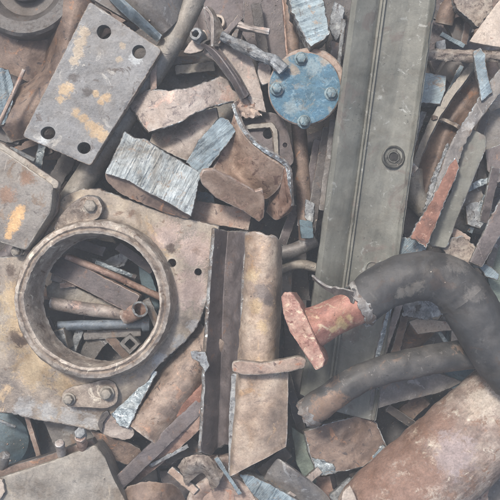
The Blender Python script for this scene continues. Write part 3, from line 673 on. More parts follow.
sheet('raised_rib', [[(241, 127, 15), (256, 124, 16), (272, 123, 16), (277, 130, 16), (279, 158, 14)], [(242, 130, 15), (256, 128, 16), (270, 127, 16), (273, 132, 16), (275, 160, 14)]], 5, M['box'], M['tanedge'], n=(5, 40), parent=t, interp=('l', 'l'))
# rusty beam with torch cut flange
t = thing('bent_beam', 'warm brown rusty I-beam stub with a silvery torch-cut rim', 'beam offcut', (240, 170, -10))
sheet('web', [[(234, 114, 30), (243, 134, 33), (260, 152, 34), (284, 168, 32)], [(228, 134, 20), (238, 152, 18), (254, 170, 20), (280, 186, 18)],
    [(221, 154, 16), (232, 168, 10), (250, 184, 8), (268, 198, -2)], [(212, 171, 24), (226, 180, 18), (246, 190, 12), (262, 198, 2)]], 6, M['web'], M['web'], n=(40, 44), jag=.2, relief=.5, parent=t)
sheet('side_flange', [[(276, 162, 26), (286, 167, 33), (289, 168, 30)], [(272, 176, 6), (287, 186, 28), (291, 188, 24)], [(270, 196, -10), (289, 204, 18), (293, 206, 12)], [(266, 212, -20), (276, 220, -6), (289, 214, 4)]], 5, M['rust'], M['cutd'], n=(26, 22), jag=.2, relief=.4, parent=t)
slab('front_flange', [(201, 176), (204, 171), (213, 170), (234, 180), (255, 192), (262, 190), (264, 202), (263, 217), (259, 221), (243, 210), (216, 197), (203, 184)], 27, 6, M['web'], M['brownp'], tilt=(-.25, -.5), jag=.4, relief=.5, grid=2.2, parent=t, bev=1.6)
slab('flange_hollow', [(212, 180), (220, 180), (240, 190), (252, 202), (250, 209), (240, 204), (220, 194), (212, 186)], 26.8, 1.2, M['brown'], tilt=(-.25, -.5), jag=.4, rad=3, relief=.4, grid=2.2, parent=t, bev=.4)
sheet('cut_rim', [[(231, 104, 31), (238, 124, 35), (248, 139, 36), (262, 151, 36), (284, 166, 34), (288, 186, 29), (290, 206, 16)], [(234, 103, 33), (241, 122, 37), (251, 137, 38), (264, 148, 38), (287, 164, 36), (291, 186, 31), (292, 206, 18)]], 4, M['rim'], M['cutd'], n=(5, 110), jag=.3, relief=.4, parent=t)
# blue flange
t = thing('blue_flange', 'round blank flange with worn blue paint and four hex bolts', 'flange', (305, 88, 10))
lathe('flange_disc', (304.5, 88.5, 40), [(35.5, -9), (36.5, -7), (36.6, -1.5), (35.4, -.2), (33, 0), (24, .2), (12, .3), (.6, .3)], M['blue'], M['brownp'], axis=(-.05, -.04, 1), parent=t, n=96, noise_a=.3, epr=(0, 1, 2))
lathe('back_flange', (309, 85, 26), [(36, -9), (37.2, -7), (37.2, -1), (36, 0), (20, 0), (.6, 0)], M['brownp'], axis=(-.05, -.04, 1), parent=t, n=80, noise_a=.4)
for x, y in ((301, 59), (331, 94), (304, 122), (277, 89)):
    bolt(x, y, 40.5, 5.4, 6.5, mat('blue_grey_bolt', [(88, 110, 120), (110, 130, 138), (140, 148, 148)], 5, ((160, 140, 120), .25, 4)), t)
bolt(278, 66, 40, 4.4, 5, M['brownp'], t)
# bright block top
tag(slab('pale_cut_block', [(289, -10), (318, -14), (324, 6), (329, 32), (323, 39), (311, 46), (302, 30), (292, 10)], 36, 26, M['sawnb'], M['cut'], ridges=(-20, 1.5, 3.2), grid=1.8, jag=.9, relief=1.4, tilt=(0, .1), bev=2),
    'pale blue-silver block with wavy torch-cut face at the top above the blue flange', 'block')
tag(tube('brown_pipe', [(288, -12, -6), (292, 40, -6), (299, 130, -8), (307, 244, -14)], [7, 7, 7.4, 8], M['brown'], n=28), 'upright brown pipe passing behind the blue flange', 'pipe')
tag(bar('rusty_strip', (284, -10, -2), (289, 56, -2), 4, 10, M['rust'], jag=.5), 'narrow rusty strip left of the pale cut block at the top', 'strip')
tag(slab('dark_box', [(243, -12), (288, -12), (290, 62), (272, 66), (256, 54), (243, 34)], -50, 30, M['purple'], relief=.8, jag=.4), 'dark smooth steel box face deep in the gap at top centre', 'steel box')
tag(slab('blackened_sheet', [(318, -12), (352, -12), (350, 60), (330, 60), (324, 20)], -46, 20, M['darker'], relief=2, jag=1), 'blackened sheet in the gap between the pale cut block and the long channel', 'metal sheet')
tag(slab('torn_flake', [(334, 0), (344, 8), (342, 28), (336, 40), (330, 30)], -30, 8, M['cutd'], jag=1.6, relief=2), 'torn grey flake in the gap left of the long channel top', 'flake')
tag(slab('torn_flake', [(332, 40), (342, 44), (340, 62), (332, 66)], -24, 8, M['purple'], M['cut'], jag=1.4, relief=2), 'torn purple-grey flake just right above the blue flange', 'flake')
for a, b, w, mk, lab in [((328, 128, 4), (310, 232, -4), 9, 'dark', 'dark narrow strip standing close against the left side of the long channel'),
    ((318, 140, -6), (301, 226, -10), 7, 'purple', 'purple-grey narrow strip below the blue flange'),
    ((333, 120, 10), (322, 210, 6), 5, 'plate2', 'thin grey strip hugging the left edge of the long channel')]:
    tag(bar('narrow_strip', a, b, w, 12, M[mk], M['cutd'], jag=.6, grid=2.4), lab, 'strip')
tag(slab('teal_tab', [(300, 220), (312, 222), (313, 238), (302, 238)], 14, 8, M['teal'], jag=.5, grid=2), 'small teal tab left of the channel above the pale rods', 'tab')
tag(slab('torn_lug', [(306, 200), (314, 204), (312, 222), (305, 218)], 0, 8, M['cutd'], jag=1, grid=2), 'torn grey lug just above the small teal tab', 'lug')
tag(tube('pale_rod', [(276, 254, -14), (294, 250, -12), (316, 240, -10)], [7, 7, 6.6], M['plate2'], n=22), 'pale grey rod end between the tan post and the long channel', 'rod')
tag(tube('pale_rod', [(280, 270, -22), (298, 264, -20), (318, 268, -20)], [4.5, 5, 4.5], M['box'], n=20), 'thinner pale rod just under the grey rod end by the tan post', 'rod')
tag(bar('cross_bar', (172, 207, -10), (250, 220, -8), 20, 10, M['brownp'], M['tanedge'], jag=.6), 'pink-brown bar lying across above the dark angle iron', 'bar')
tag(slab('blue_chip', [(190, 190), (212, 194), (214, 206), (192, 212)], -16, 10, M['sawnc'], jag=.8), 'small blue-grey chip below the small blue-grey block', 'chip')
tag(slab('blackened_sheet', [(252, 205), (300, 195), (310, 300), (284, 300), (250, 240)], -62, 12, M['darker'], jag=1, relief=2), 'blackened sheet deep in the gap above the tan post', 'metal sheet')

# ============================================================ long channel
ch = thing('steel_channel', 'long greenish-grey steel channel with one threaded hole', 'channel', (360, 200, -20))
rowsC = []
for s in np.linspace(0, 1, 12):
    y0 = -16 + s * (400 + 16)
    z = 62 - 58 * s
    L_ = 353.5 + (-16 - 0) * .0 - s * 54; Rr_ = 437 - s * 62
    sk = lambda f: 20 * s * f      # the lower end is cut askew
    W = Rr_ - L_
    rowsC.append([(L_, y0 - sk(.4), z - 26), (L_ + .5, y0 - sk(.3), z + 2), (L_ + W * .07, y0 - sk(.2), z + 6), (L_ + W * .11, y0 - sk(.1), z + 5), (L_ + W * .30, y0, z - 1),
                  (L_ + W * .365, y0 + sk(.4), z - 6), (L_ + W * .38, y0 + sk(.42), z - 2), (L_ + W * .40, y0 + sk(.45), z - 8), (L_ + W * .7, y0 + sk(.8), z - 8), (L_ + W * .94, y0 + sk(.98), z - 4), (L_ + W, y0 + sk(1), z + 2), (L_ + W + 1, y0 + sk(1), z - 5)])
hole = P(393, 157, 34)
def channel_mesh():
    n0, n1 = 150, 70
    R = [linr(r, 12) for r in rowsC]
    # denser across
    R = []
    for r in rowsC:
        pts = []
        for j in range(len(r) - 1):
            k = [3, 3, 4, 4, 9, 3, 3, 14, 12, 4, 2][j]
            for q in range(k): pts.append(np.array(r[j]) * (1 - q / k) + np.array(r[j + 1]) * q / k)
        pts.append(np.array(r[-1], float)); R.append(pts)
    n1 = len(R[0]); cols = [cr([r[j] for r in R], n0) for j in range(n1)]
    G = [[P(*cols[j][i]) for j in range(n1)] for i in range(n0)]
    for i in range(n0):                      # wavy torn right edge
        y = cols[-1][i][1]
        for j in range(n1 - 8, n1):
            f = (j - (n1 - 8)) / 8
            G[i][j].x += f * f * (3.2 * fn(y / 32, 1.5, 0) + 1.2 * fn(y / 9, 4, 0))
            G[i][j].z += f * 2.5 * fn(y / 20, 7, 0)
    return solid('channel_web', G, 3.2, M['green'], M['cut'], jag=.35, relief=.7, parent=ch, smooth=50, rim=(n1 - 2, n1 - 3))
channel_mesh()
lathe('threaded_hole', (393.5, 157, 33), [(11.5, -4), (11.5, 1.2), (10.4, 1.8), (9.2, 1.2), (8.6, .2), (6.4, .2), (5.8, 1.0), (4.6, 1.0), (4.2, -4)], M['hole'], parent=ch, close=True, n=44, noise_a=.25)
lathe('hole_shade_disc', (394, 157.3, 32.2), [(4.6, -2), (4.6, .4), (3, .5), (.6, .5)], M['hole_shade'], parent=ch, n=28, noise_a=.1)  # nearly flush dark disc, its colour stands in for the hole's shaded depth
lathe('small_hole', (372, 268, 16.2), [(7, -4), (7, .8), (6.2, 1.3), (5.0, .6), (4.6, -4)], M['green'], parent=ch, close=True, n=30, noise_a=.2)

# ============================================================ post, angle iron, bars at lower middle
t = thing('collared_post', 'upright tan post with a flat collar across its middle', 'post', (262, 350, -20))
sheet('upper_post', [[(245, 235, 14), (247, 233, 30), (256, 232, 38), (268, 236, 40), (276, 236, 34), (282, 246, 18)], [(242, 290, 14), (245, 290, 30), (254, 290, 39), (266, 290, 40), (276, 290, 34), (282, 290, 16)],
    [(238, 330, 12), (243, 330, 30), (254, 330, 38), (266, 330, 40), (275, 330, 33), (280, 330, 16)], [(236, 366, 12), (240, 366, 30), (252, 366, 38), (264, 366, 40), (274, 366, 33), (279, 366, 14)]], 4, M['post'], M['tanedge'], n=(56, 30), jag=.25, relief=1.2, parent=t)
slab('collar', [(233, 363), (240, 361), (262, 364), (284, 360), (300, 357), (306, 360), (304, 367), (290, 371), (262, 374), (242, 374), (233, 371)], 52, 12, M['brownp'], M['tanedge'], jag=.25, rad=2, grid=2.2, parent=t, bev=1.6)
sheet('lower_post', [[(236, 370, 18), (242, 370, 36), (258, 371, 38), (274, 371, 38), (288, 370, 34)], [(233, 410, 16), (238, 410, 35), (254, 410, 37), (272, 410, 38), (288, 408, 32)],
    [(230, 446, 12), (234, 448, 33), (250, 444, 36), (268, 438, 36), (287, 436, 30)], [(229, 470, 10), (231, 476, 31), (246, 468, 34), (266, 458, 34), (286, 447, 28)]], 5, M['post'], M['tanedge'], n=(50, 34), jag=.25, relief=1.1, parent=t)
slab('post_side', [(232, 374), (240, 374), (237, 420), (235, 474), (229, 475), (229, 430)], 22, 14, M['cutd'], M['cut'], jag=.5, grid=2, parent=t)
t = tag(sheet('angle_iron', [[(215, 229, 14), (222, 230, 4), (228, 231, -4), (236, 231, 6), (246, 232, 24)], [(211, 280, 16), (218, 282, 4), (224, 284, -4), (233, 284, 4), (242, 284, 24)], [(207, 340, 18), (215, 340, 6), (222, 340, -4), (231, 340, 4), (240, 340, 22)],
    [(204, 400, 20), (213, 400, 8), (220, 400, -4), (228, 402, 2), (236, 402, 20)], [(201, 452, 20), (211, 456, 8), (218, 448, -4), (225, 444, 2), (233, 446, 18)]], 4, M['purple'], M['cut'], n=(110, 26), jag=.9, relief=.8, interp=('c', 'l')),
    'long dark purple-brown angle iron with a bright ragged left edge beside the tan post', 'angle iron')
tag(slab('edge_tab', [(191, 352), (205, 352), (209, 366), (205, 372), (200, 362), (192, 358)], 26, 6, M['cutd'], M['cut'], jag=.6, grid=2), 'small bent grey tab on the left edge of the dark angle iron', 'tab')
tag(tube('thick_brown_bar', [(216, 336, -20), (196, 362, -16), (172, 394, -10), (144, 434, -4)], [21, 22, 22, 21], M['thick'], M['thick'], n=48, noise_a=.7, flat=.95, jag=.6), 'thick tan-brown round bar sloping down from the angle iron to the lower left', 'round bar')
tag(tube('grey_bar', [(210, 318, -30), (180, 356, -26), (148, 398, -22)], [13, 13, 12], M['plate2'], n=30, noise_a=.4), 'grey round bar squeezed between the housing edge and the thick tan-brown bar', 'round bar')
tag(bar('dark_flat_bar', (118, 484, 16), (203, 403, 6), 13, 10, M['purple'], M['purple'], jag=.35, grid=2.4), 'dark flat bar sloping up to the angle iron, on top of the orange-brown bar', 'flat bar')
tag(slab('orange_brown_bar', [(122, 492), (140, 470), (168, 444), (198, 414), (204, 402), (205, 424), (186, 442), (160, 464), (138, 482)], 2, 12, M['rust'], M['brownp'], jag=.6, tilt=(.05, -.1)), 'orange-brown tapering bar below the dark flat bar', 'bar')
tag(slab('rusty_splinter', [(176, 410), (186, 402), (202, 384), (207, 386), (204, 398), (190, 410), (178, 422)], 6, 8, M['red'], jag=.6, grid=2), 'small red-rusty splinter between the thick tan-brown bar and the dark flat bar', 'splinter')
t = thing('clamp_piece', 'pinkish clamp end under the torn lower edge of the housing', 'clamp', (115, 430, -10))
slab('clamp_body', [(99, 420), (104, 412), (116, 418), (132, 426), (134, 436), (126, 440), (108, 436), (100, 430)], 4, 14, M['pink'], M['tanedge'], jag=.5, rad=4, grid=2.2, parent=t)
slab('clamp_rib', [(98, 424), (102, 414), (107, 411), (109, 414), (103, 422), (101, 432)], 8, 8, M['dark'], jag=.4, grid=2, parent=t)
tag(slab('brown_bracket', [(90, 430), (108, 436), (126, 442), (141, 450), (142, 458), (126, 465), (112, 458), (98, 444)], -10, 14, M['brown'], M['cutd'], jag=.6, rad=4, curve=lambda x, y: 5 * math.sin((x - 90) / 17)), 'brown curved bracket between the tan box casting and the thick tan-brown bar', 'bracket')
tag(slab('brown_bracket', [(152, 446), (164, 436), (182, 448), (176, 462), (160, 466)], -20, 14, M['brown'], jag=.8), 'brown curved bracket end just under the orange-brown bar', 'bracket')

# ============================================================ bottom left
t = thing('box_casting', 'dull tan box casting with two stud bolts on its edge at the bottom left', 'casting', (50, 480, 0))
slab('box_front', [(-14, 484), (2, 478), (50, 463), (95, 446), (104, 458), (112, 478), (130, 512), (-14, 516)], 30, 40, M['box'], M['box'], tilt=(.02, .02), jag=.25, rad=2, relief=.7, bev=1.6, parent=t)
slab('box_top', [(-14, 476), (6, 468), (50, 455), (92, 440), (95, 445), (50, 461), (2, 476.5), (-14, 483)], 22, 16, M['brown'], M['dark'], jag=.4, grid=2.4, parent=t)
for (x, y, mk) in ((61, 449, 'pink'), (82, 443, 'rust')):
    s_ = tube('stud', [(x + 1, y + 6, 22), (x, y, 34), (x - 1.5, y - 6, 42)], 5.2 if mk == 'rust' else 4.6, M[mk], n=24, parent=t, ridge=lambda s, th: .45 * math.sin(s * 60 + th))
lathe('stud_nut', (80.8, 434, 40), [(6, -3), (6, 3), (5.4, 4), (3.5, 4.3), (.6, 4.3)], M['cutd'], parent=s_, axis=(-.1, .5, .8), sides=6)
tube('edge_stud', [(2, 466, 18), (4, 460, 26), (5, 455, 30)], 5.4, M['plate2'], n=22, parent=t)
tag(slab('pale_chip', [(-8, 478), (2, 480), (4, 492), (-1, 499), (-8, 500)], 34, 6, M['palet'], jag=1, grid=2), 'pale chip lying on the tan box casting at the left edge', 'chip')
tag(lathe('teal_drum', (2, 440, -46), [(30, -30), (30, -4), (27, 2), (20, 5), (8, 7), (.6, 7)], M['teal'], n=60, noise_a=.5), 'blue-teal painted drum deep in the gap at the left edge', 'drum')
tag(bar('tan_strip', (25, 412, -10), (39, 458, -22), 3.6, 8, M['brownp'], jag=.3, grid=2), 'thin tan strip crossing the dark gap above the box casting', 'strip')
tag(slab('grey_web', [(42, 416), (70, 420), (98, 424), (100, 446), (60, 458), (52, 440)], -26, 8, M['plate2'], jag=.4), 'smooth grey plate between the housing edge and the box casting studs', 'steel plate')
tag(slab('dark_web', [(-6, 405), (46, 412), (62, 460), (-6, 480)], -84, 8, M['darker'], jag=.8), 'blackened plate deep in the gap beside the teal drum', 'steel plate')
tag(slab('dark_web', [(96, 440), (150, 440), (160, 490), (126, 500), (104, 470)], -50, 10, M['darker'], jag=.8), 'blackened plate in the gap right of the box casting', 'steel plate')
tag(tube('twig_rod', [(-4, 419, -18), (6, 423, -18), (15, 427, -20)], 1.6, M['cutd'], n=12), 'short thin grey rod above the teal drum at the left edge', 'rod')

# bottom centre
tag(sheet('torn_dome', [[(112, 512, 0), (122, 492, 14), (138, 484, 20), (158, 482, 20), (176, 486, 14), (188, 504, 0)], [(116, 520, 6), (128, 504, 24), (142, 498, 28), (156, 496, 28), (172, 500, 22), (184, 514, 6)], [(118, 540, 6), (130, 530, 26), (142, 524, 30), (158, 524, 30), (170, 528, 24), (184, 540, 6)]], 4, M['brown'], M['cutd'], n=(20, 44), jag=1.2, relief=1.4),
    'dented brown shell with a jagged grey rim at the bottom edge beside the box casting', 'shell')
t = tag(sheet('crumpled_strip', [[(176, 466, 6), (186, 458, 14), (198, 455, 18), (210, 458, 16), (222, 472, 12)], [(182, 474, 12), (190, 466, 20), (202, 464, 22), (210, 470, 20), (219, 484, 14)], [(186, 484, 4), (194, 478, 8), (202, 474, 10), (208, 480, 8), (212, 490, 2)]], 4, M['tanedge'], M['cutd'], n=(18, 34), jag=1.6, relief=3.2),
    'crumpled crusty tan strip below the foot of the angle iron', 'crumpled strip')
tag(lathe('tan_disc', (222, 512, 4), [(38, -10), (38, -2), (35, 0), (27, -1), (23, -4), (.6, -5)], M['brownp'], axis=(0, .25, 1), n=64, noise_a=.9), 'tan round disc cut by the bottom edge below the crumpled strip', 'disc')
tag(slab('silver_edge_plate', [(240, 475), (252, 476), (272, 486), (300, 502), (300, 512), (270, 508), (254, 496)], 20, 22, M['sawnc'], M['cut'], ridges=(-60, 1.1, 2), grid=1.8, jag=.6), 'narrow silver-edged plate sloping to the bottom edge under the tan post', 'plate offcut')
tag(sheet('grey_curved_plate', [[(262, 482, 8), (276, 460, 16), (286, 462, 16)], [(280, 494, 12), (292, 472, 22), (302, 474, 20)], [(300, 512, 8), (312, 490, 18), (324, 492, 14)], [(312, 530, 4), (326, 508, 12), (336, 510, 8)]], 5, M['plate2'], M['cutd'], n=(26, 16), jag=.5), 'grey-brown curved plate at the bottom edge right of the silver-edged plate', 'plate offcut')
tag(bar('dark_stub', (262, 474, -4), (288, 452, -4), 12, 14, M['dark'], jag=.6), 'dark stub between the foot of the post and the grey curved plate', 'stub')
tag(slab('grey_crumb', [(170, 440), (190, 436), (204, 448), (200, 458), (182, 458), (166, 466)], -16, 12, M['dark'], M['cutd'], jag=1.4, relief=3), 'dark crumpled scrap left of the foot of the angle iron', 'scrap lump')
tag(slab('grey_crumb', [(158, 470), (178, 474), (194, 486), (186, 498), (164, 486)], -30, 12, M['purple'], jag=1.4, relief=3), 'dark crumpled scrap behind the jagged brown shell', 'scrap lump')
tag(slab('brown_crumb', [(206, 458), (228, 456), (240, 474), (236, 490), (222, 480)], -10, 12, M['brownp'], jag=1.4, relief=3), 'brown flaky scrap under the foot of the tan post', 'scrap lump')

# ============================================================ bent pipes
t = thing('bent_pipe', 'thick blackened bent pipe with a pink-red flanged neck', 'pipe', (420, 300, 40))
tube('pipe_bend', [(362, 303.5, 80), (374, 293, 79), (388, 284.5, 78), (406, 278.5, 78), (428, 276, 78), (448, 282, 78), (463, 296, 78), (476, 317, 76), (487, 338, 74), (500, 358, 72), (516, 378, 70)],
     [21.5, 23, 24, 24.5, 25, 26, 27, 27, 26, 26, 26], M['black'], M['black'], n=56, noise_a=.7, parent=t, step=1.8, ridge=lambda s, th: .8 * math.exp(-((s - .60) / .006) ** 2) + .5 * math.exp(-((s - .585) / .006) ** 2) - 1.2 * math.exp(-((s - .3) / .04) ** 2) * max(0, math.cos(th - 1)) ** 3)
tube('collar', [(366, 301.5, 79), (362, 303.5, 79), (357, 306, 79)], [22.8, 24.2, 22.6], M['edged'], M['cut'], n=72, step=1.0, noise_a=1.3, wall=4, jag=2.4, parent=t)
tube('neck', [(368, 301, 79), (348, 310, 79), (330, 319, 79), (314, 327, 78), (298, 335, 77)], [19, 18.5, 18.5, 20.5, 23], M['redpaint'], M['redpaint'], n=48, noise_a=.5, parent=t)
nd = (P(310, 329, 79) - P(368, 301, 79)).normalized()
slab('flange', [(282, 297), (285, 293), (291, 293), (299, 305), (310, 328), (324, 360), (322, 366), (316, 369), (306, 354), (290, 330), (284, 313)], 99, 42, M['flface'], M['redpaint'], tilt=(.16, .05), jag=.35, relief=.6, grid=2, parent=t, bev=1.6)
sheet('torn_lip', [[(312, 277, 74), (326, 286, 78), (342, 289, 88), (354, 292, 96)], [(313, 280, 72), (326, 290, 76), (340, 297, 84), (352, 302, 96)]], 3, M['darker'], M['cutd'], n=(5, 30), jag=.9, parent=t)
t = thing('bent_tube', 'thinner brown-black bent pipe with a ragged bright cut left end below the thick pipe', 'pipe', (400, 370, 10))
mbt = mat('brown_black_tube', [(66,64,64),(84,80,79),(104,98,94)], 24, ((128,106,92), .24, 20), ((134,128,124), .2, 9), rough=.6, bump=.3, speck=.15, spots=[((140,112,94), [(322,404,10),(334,396,9),(310,412,9)])])
tube('tube_body', [(307, 414, 34), (318, 406, 37), (332, 396, 40), (350, 384, 42), (374, 373, 42), (404, 365, 40), (440, 358, 36), (486, 353, 30)], [15, 15.5, 15, 14.5, 14.5, 15, 15, 15], mbt, M['cut'], n=44, noise_a=.6, wall=2.6, jag=2.0, parent=t)
tube('ragged_rim', [(313, 410, 36), (309, 413, 35), (305, 415.5, 34)], [15.2, 15.6, 14.6], M['edged'], M['cut'], n=56, step=1, noise_a=1.0, wall=3, jag=1.8, parent=t)
tag(tube('barrel_pipe', [(356, 538, 6), (372, 524, 8), (400, 500, 10), (440, 465, 12), (480, 430, 12), (526, 390, 12)], [30, 44, 47, 47, 47, 47], M['barrel'], M['barrel'], n=80, noise_a=.9, step=3, ridge=lambda s, th: .7 * fn(s * 14, math.cos(th) * 3, math.sin(th) * 3)),
    'huge mottled pinkish rusty pipe filling the bottom right corner', 'pipe')
tag(slab('pointed_shard', [(340, 512), (344, 492), (350, 486), (356, 500), (360, 514)], 46, 6, M['palet'], jag=.6, grid=2), 'pale pointed shard at the bottom edge against the huge mottled pipe', 'shard')
# lower middle, right of the post
tag(slab('cut_corner_plate', [(305, 432), (330, 424), (368, 414), (376, 424), (386, 446), (376, 456), (364, 466), (346, 470), (318, 473), (310, 452)], -4, 16, M['brown'], M['cut'], jag=.7, bev=1.8, relief=1.6, tilt=(0, .1), grid=2.4, curve=lambda x, y: 4 * math.sin((x - 300) / 26)),
    'brown rusty plate with a bright burnt lower corner under the ragged pipe end', 'plate offcut')
tag(slab('burnt_edge', [(312, 458), (324, 460), (333, 464), (336, 472), (322, 475), (316, 472)], 2, 8, M['cut'], M['cut'], jag=1.4, relief=2.5, grid=1.8), 'bright crusty slag bead at the lower left corner of the brown rusty plate', 'slag bead')
mg = mat('sage_green_strip', [(98, 108, 100), (118, 128, 118), (136, 142, 132)], 20, ((110, 98, 88), .2, 10))
tag(slab('sage_strip', [(292, 428), (304, 436), (312, 462), (316, 482), (306, 482), (297, 462)], -16, 8, mg, jag=.5), 'sage green strip between the tan post foot and the brown rusty plate', 'strip')
for poly, z, mk, lab in [
    ([(316, 478), (330, 476), (334, 500), (318, 502)], -24, 'rust', 'rusty chip at the bottom edge below the bright slag bead'),
    ([(334, 472), (356, 470), (352, 490), (340, 492)], -34, 'dark', 'dark chip below the lower edge of the brown rusty plate'),
    ([(330, 496), (350, 478), (356, 482), (338, 508)], -14, 'cutd', 'thin grey chip pointing at the pale shard on the bottom edge'),
    ([(300, 480), (318, 484), (320, 512), (300, 512)], -30, 'plate2', 'grey chip at the bottom edge right of the grey curved plate'),
    ([(350, 474), (372, 468), (360, 484), (348, 490)], -26, 'pink', 'pinkish chip between the brown plate and the huge mottled pipe')]:
    tag(slab('chip', poly, z, 8, M[mk], jag=.8, grid=2.4), lab, 'chip')
tag(slab('dark_plate', [(284, 300), (306, 300), (312, 420), (296, 440), (286, 420)], -50, 10, M['darker'], jag=.6), 'blackened plate in the gap between the tan post and the long channel', 'steel plate')
tag(slab('dark_plate', [(372, 398), (430, 392), (440, 420), (392, 470), (366, 440)], -64, 10, M['darker'], jag=.6), 'blackened plate deep in the gap between channel end and huge pipe', 'steel plate')
tag(slab('grey_plate_end', [(372, 385), (440, 374), (462, 382), (440, 392), (398, 402), (370, 410)], 4, 9, M['plate2'], M['cutd'], tilt=(0, -.1), jag=.5), 'grey flat bar end just below the brown-black bent pipe', 'flat bar')
tag(bar('brown_stub', (400, 420, -30), (424, 398, -24), 16, 12, M['brown'], jag=.8), 'brown stub in the dark gap below the grey flat bar end', 'stub')
tag(slab('teal_plate', [(446, 366), (474, 368), (470, 380), (454, 390), (444, 380)], 2, 8, M['teal'], M['cut'], jag=.6, grid=2.4), 'small teal plate under the crossing of the two bent pipes', 'plate offcut')
# gap between the two bent pipes
tag(slab('silver_lump', [(402, 300), (420, 298), (440, 304), (444, 314), (424, 320), (404, 316)], 12, 14, M['cutd'], M['cut'], jag=1.4, relief=3, grid=2), 'crusty silver lump under the belly of the thick bent pipe', 'scrap lump')
t = thing('corner_bracket', 'tan folded corner bracket in the gap between the two bent pipes', 'bracket', (415, 340, -20))
slab('bracket_top', [(410, 322), (420, 318), (446, 322), (452, 330), (432, 332), (418, 334)], 4, 5, M['palet'], M['cutd'], jag=.6, grid=2.2, parent=t)
sheet('bracket_side', [[(410, 323, 3), (418, 333, 3), (436, 332, 1)], [(402, 340, -10), (412, 346, -8), (426, 342, -10)], [(392, 362, -20), (402, 362, -20), (412, 354, -22)]], 4, M['brown'], M['cutd'], n=(20, 16), parent=t)
for a, b, w, mk, lab in [((400, 304, 14), (380, 362, 6), 6, 'pink', 'narrow pink strip right of the channel between the bent pipes'),
    ((406, 312, 6), (394, 358, 2), 7, 'brown', 'narrow brown strip beside the tan folded corner bracket'),
    ((392, 300, 20), (376, 362, 12), 4, 'cut', 'thin bright sliver along the right edge of the channel below the thick pipe')]:
    tag(bar('narrow_strip', a, b, w, 10, M[mk], M['cutd'], jag=.8, grid=2.2), lab, 'strip')
tag(slab('dark_plate', [(390, 310), (470, 306), (476, 366), (400, 370)], -70, 10, M['darker'], jag=.8, relief=2), 'blackened plate deep in the gap between the two bent pipes', 'steel plate')
tag(slab('chip', [(452, 330), (464, 338), (460, 356), (450, 350)], -12, 8, M['palet'], M['cut'], jag=1, grid=2), 'pale chip beside the inner curve of the thick bent pipe', 'chip')
tag(bar('narrow_strip', (452, 326, -20), (444, 364, -24), 6, 8, M['teal'], jag=.6, grid=2.2), 'narrow teal strip near the inner curve of the thick bent pipe', 'strip')

# ============================================================ right hand cluster
tag(tube('ragged_rod', [(420, 56, 20), (445, 55, 22), (475, 56, 22), (512, 56, 20)], 5.6, M['tanedge'], n=26, noise_a=1.4, flat=.8, ridge=lambda s, th: .9 * noise.noise(Vector((s * 40, math.cos(th) * 2, math.sin(th) * 2)))),
    'crusty grey rod running level from the channel to the right edge', 'rod')
tag(slab('pale_blue_block', [(420, 72), (446, 76), (445, 90), (440, 104), (418, 102)], 0, 18, M['sawnb'], M['cutd'], jag=.6, tilt=(0, .15), grid=2.2), 'pale blue block right of the channel under the crusty grey rod', 'block')
tag(slab('pale_tan_sheet', [(470, 41), (484, 22), (497, 4), (514, -14), (514, 52), (500, 47)], 30, 6, M['palet'], M['palet'], jag=.35, tilt=(.05, .05)), 'smooth pale tan sheet at the top right corner', 'metal sheet')
tag(slab('crusty_piece', [(452, -8), (476, -10), (492, -4), (492, 10), (478, 26), (468, 18), (458, 8)], 14, 14, M['tanedge'], M['cutd'], jag=1.4, relief=3, grid=2), 'crusty grey piece at the top edge left of the pale tan sheet', 'scrap lump')
tag(tube('brown_elbow', [(444, 24, -10), (448, 10, -6), (458, 0, -2), (466, -10, 0)], [9, 9, 9, 9], M['brown'], n=28), 'brown curved tube end at the top edge right of the channel', 'tube')
tag(slab('dark_block', [(434, -12), (456, -12), (452, 30), (472, 40), (500, 50), (430, 52)], -46, 16, M['purple'], jag=.7, relief=1.5), 'dark block face deep between the channel top and the pale tan sheet', 'steel block')
tag(slab('dark_block', [(424, 100), (444, 60), (480, 60), (470, 80), (440, 120), (420, 160)], -54, 16, M['darker'], jag=.7, relief=1.5), 'blackened block face in the gap below the pale blue block', 'steel block')
tag(tube('blackened_tube', [(444, 80, -36), (452, 68, -34), (460, 62, -32)], 8, M['dark'], n=24), 'dark tube stub right of the pale blue block', 'tube')
tag(slab('grey_tab', [(437, 42), (445, 40), (446, 50), (438, 50)], 18, 10, M['cutd'], jag=.8, grid=2), 'tiny grey tab standing on the crusty grey rod', 'tab')
tag(slab('blue_grey_strut', [(474, 52), (480, 48), (484, 54), (487, 74), (492, 92), (482, 100), (478, 80)], 34, 9, M['sawnc'], M['cut'], jag=.8, ridges=(-75, .8, 3), grid=2, tilt=(.1, .1)), 'short blue-grey strut leaning over the crusty grey rod', 'strut')
# brown u-channel
t = thing('brown_trough', 'brown trough with a tan rim sloping down beside the channel', 'trough', (440, 120, -20))
sheet('trough_floor', [[(474, 66, -2), (482, 72, -14), (492, 80, -6)], [(452, 92, -6), (462, 100, -18), (476, 110, -8)], [(437, 117, -8), (448, 122, -20), (463, 124, -8)], [(424, 150, -12), (436, 156, -24), (449, 160, -12)], [(411, 186, -16), (422, 196, -28), (434, 202, -16)]], 5, M['brown'], n=(50, 22), parent=t)
sheet('trough_rim', [[(471, 62, 4), (476, 66, 6)], [(450, 88, 0), (456, 93, 2)], [(433, 114, -2), (439, 119, 0)], [(419, 146, -6), (424, 150, -5)], [(406, 184, -10), (411, 188, -10)]], 8, M['box'], M['cutd'], n=(50, 5), parent=t)
sheet('cross_lip', [[(436, 116, 2), (446, 119, -8), (458, 125, 2)], [(436, 119, 2), (446, 122, -8), (457, 128, 2)]], 6, M['tanedge'], M['cutd'], n=(4, 20), parent=t)
